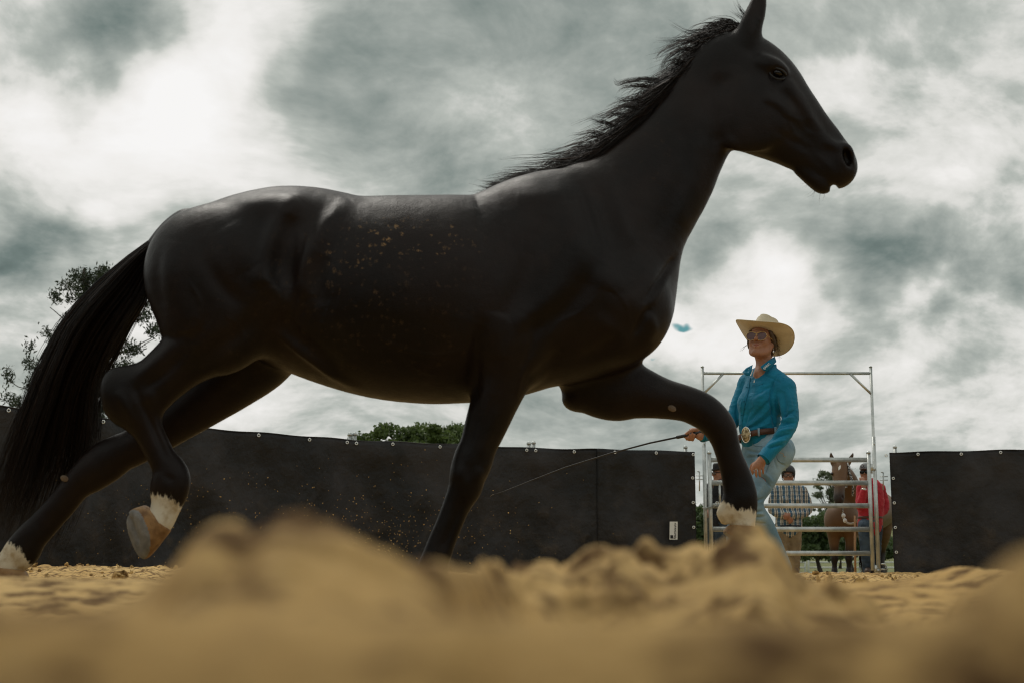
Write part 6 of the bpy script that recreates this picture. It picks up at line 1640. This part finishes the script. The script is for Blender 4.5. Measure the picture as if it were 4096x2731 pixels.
# ------------------------------------------------------------------ the brown horse behind the gate
def bay_horse():
    Y0 = 21.7
    def W(u, v, d=0.0): return P(u, v, Y0 + d)
    def T(u, v, d, r): return (*W(u, v, d), r)
    m, t = material('bay_coat')
    g = t.n('ShaderNodeNewGeometry').outputs['Position']
    c = t.mix(t.noise(g, 3, 3, .5), (.088, .042, .016), (.17, .087, .034))
    dk = t.n('ShaderNodeAttribute', _attribute_name='dark').outputs['Fac']; st = t.n('ShaderNodeAttribute', _attribute_name='star').outputs['Fac']
    c = t.mix(dk, c, (.016, .011, .008))
    c = t.mix(t.smooth(t.math('ADD', st, t.math('MULTIPLY', t.math('SUBTRACT', t.noise(g, 45, 3, .6), .5), .9)), .45, .6), c, (.7, .68, .62))
    finish(t, **{'Base Color': c, 'Roughness': .5, 'Specular IOR Level': .35, 'Normal': t.n('ShaderNodeBump', Strength=.25, Distance=.006, Height=t.noise(g, 60, 4, .6)).outputs[0]})
    S = Sdf((4.55, 20.95, -.04), (6.75, 24.5, 1.95), .0135)
    # trunk, neck
    S.tube([T(3368, 2075, .42, .27), T(3400, 2068, .75, .285), T(3450, 2058, 1.25, .31), T(3492, 2045, 1.75, .31), T(3515, 2035, 2.05, .29)], .08)
    S.tube([T(3362, 1880, .10, .115), T(3385, 1905, .28, .145), T(3398, 1950, .42, .19), T(3395, 2010, .55, .235)], .06, squash=((1, 0, 0), 1.15))
    S.ell(W(3338, 2095, .35), (.13, .15, .19), None, .08); S.ell(W(3402, 2095, .35), (.13, .15, .19), None, .08)
    # head
    S.tube([T(3361, 1862, .06, .118), T(3360, 1888, .0, .122), T(3359, 1925, -.09, .100), T(3357, 1962, -.18, .080), T(3356, 1988, -.23, .082), T(3356, 2002, -.25, .066)], .03, squash=((0, 1, .3), .88))
    S.ell(W(3356, 2012, -.21), (.05, .05, .03), None, .02)
    for q in (-1, 1):
        S.ell(W(3361 + q * 29, 1892, -.03), (.030, .035, .028), None, .02)
        S.ell(W(3357 + q * 14, 1985, -.315), (.018, .03, .028), None, .012, 'sub')
    S.tube([T(3333, 1852, .06, .042), T(3327, 1830, .05, .036), T(3324, 1815, .04, .020), T(3326, 1804, .04, .004)], .02, squash=((0, 1, 0), 1.3))
    S.tube([T(3392, 1852, .06, .042), T(3404, 1830, .05, .034), T(3411, 1815, .04, .018), T(3414, 1804, .04, .004)], .02, squash=((0, 1, 0), 1.3))
    S.tube([T(3328, 1840, -.02, .012), T(3325, 1820, -.02, .012)], .008, op='sub'); S.tube([T(3402, 1840, -.02, .012), T(3409, 1820, -.02, .010)], .008, op='sub')
    # legs
    for u, u2, d in ((3336, 3338, .38), (3402, 3396, .34)):
        S.tube([T(u, 2120, d, .115), T(u, 2165, d, .082), T(u2, 2215, d, .058), T(u2, 2232, d, .060), T(u2, 2250, d, .042), T(u2, 2272, d, .040), T(u2, 2280, d - .01, .050), T(u2, 2290, d - .03, .045), T(u2, 2297, d - .04, .060)], .04)
    for u, d in ((3462, 2.0), (3530, 2.2)):
        S.tube([T(u, 2080, d, .18), T(u, 2140, d - .02, .13), T(u - 2, 2190, d + .08, .07), T(u - 2, 2215, d + .10, .06), T(u - 3, 2255, d + .03, .042), T(u - 3, 2280, d, .05), T(u - 4, 2290, d - .03, .055)], .05)
    V, F = S.skin(3)
    o = mesh_obj('brown_horse', V, F, m, label='brown bay horse with white star facing the gate', cat='horse')
    q = V - (0, 0, CAM_Z); dep = q[:, 1] * math.cos(PITCH) + q[:, 2] * math.sin(PITCH)
    U = 2048 + FPX * q[:, 0] / dep; Vv = 1365.5 - FPX * (q[:, 2] * math.cos(PITCH) - q[:, 1] * math.sin(PITCH)) / dep
    fr = V[:, 1] < Y0 + .2
    dark = np.clip((.45 - V[:, 2]) / .14, 0, 1); dark = np.maximum(dark, np.where(fr, np.clip((Vv - 1925) / 60, 0, .9) * (V[:, 1] < Y0 - .02), 0)); dark = np.maximum(dark, np.where(fr, np.clip((1838 - Vv) / 12, 0, .5), 0))
    set_attr(o, 'dark', dark); set_attr(o, 'star', np.where(fr, np.clip(1.2 - np.hypot((U - 3358 - (Vv - 1869) * -.3) / 6, (Vv - 1869) / 14), 0, 1), 0))
    EYE = simple('dark_eye', (.006, .004, .003), .08)
    for s in (-1, 1): mb = MB(); mb.sphere(W(3361 + s * 33, 1893, -.055), .024, 10, 8); mb.build('eye', EYE, o)
    HAIR = hair_material('dark_tail_hair', (.008, .006, .005), (.03, .02, .014))
    cs = []
    for i in range(300):
        u = rng.uniform(3440, 3475); b = rng.uniform(-.05, .05); cs.append([W(u + 6 * math.sin(t_ * 3 + i) * t_, 2150 + 135 * t_ * (.8 + .2 * (i % 7) / 6), 1.2 + b) for t_ in np.linspace(0, 1, 8)])
    strands(np.array(cs), np.full(300, .004), 'tail', HAIR, o)
    cs = []
    for i in range(160):
        s_ = rng.random(); b = W(3363 + 35 * s_, 1838 + 45 * s_ + rng.normal(0, 2), .10 + .25 * s_); cs.append([b + np.array([.06 * t_ * rng.normal(.6, .6), .02 * t_, .07 * t_ - .16 * t_ * t_ * rng.uniform(.4, 1)]) for t_ in np.linspace(0, 1, 7)])
    strands(np.array(cs), np.full(160, .003), 'mane', HAIR, o)
    # halter and rope
    ROPE, t = material('black_white_rope'); g = t.n('ShaderNodeNewGeometry').outputs['Position']
    finish(t, **{'Base Color': t.mix(t.math('GREATER_THAN', t.noise(g, 55, 2, .5), .52), (.015, .015, .016), (.55, .54, .5)), 'Roughness': .8})
    root = o
    mb = MB(); pts = [W(3357, 1944, -.10) + np.array([.108 * math.cos(a), -.105 * math.sin(a), -.02 * math.sin(a)]) for a in np.linspace(0, 2 * math.pi, 25)]; mb.tube(pts, .014, 8); h1 = mb.build('halter', ROPE, o)
    mb = MB(); mb.tube([W(3391, 1850, -.02), W(3399, 1890, -.09), W(3404, 1920, -.10), W(3386, 1944, -.14)], .015, 8); c_ = mb.build('cheek_strap', ROPE, None); c_.parent = h1
    mb = MB(); mb.tube([W(3401, 1895, -.10), W(3411, 1925, -.10), W(3413, 1955, -.08), W(3411, 1982, -.06)], .018, 8); c_ = mb.build('hanging_end', ROPE, None); c_.parent = h1
    root = empty('lead_rope', W(3372, 2030, -.25), 'pale lead rope drooping from the brown horse\'s halter', 'rope')
    mb = MB(); mb.tube([W(3368, 1985, -.20), W(3370, 2020, -.28), W(3373, 2055, -.30)], .014, 8); mb.build('dark_end', ROPE, root)
    mb = MB(); mb.tube(catmull(np.array([W(3373, 2055, -.30), W(3374, 2070, -.31), W(3383, 2085, -.33), (*W(3402, 2093, -.36),), W(3425, 2085, -.42), W(3442, 2062, -.50), W(3447, 2048, -.52)]), 4), .0165, 8); mb.build('pale_rope', simple('pale_cotton_rope', (.46, .42, .35), .85, .25, 60, bump=.7, bscale=90, dist=.01), root)
    for v, d in ((2060, -.31), (2080, -.33)):
        mb = MB(); mb.sphere(W(3374 + (v - 2060) * .3, v, d), (.03, .03, .035), 10, 8); mb.build('knot', WHITE, root)
    root = empty('training_stick', W(3420, 2295, -.4), 'thin tan wooden stick upright beside the brown horse', 'stick')
    mb = MB(); mb.tube([W(3422, 2298, -.45), W(3420, 2200, -.45), W(3419, 2060, -.45)], [.018, .017, .014], 8); mb.build('shaft', simple('tan_wood', (.46, .27, .13), .7, .25, 30), root)
bay_horse()
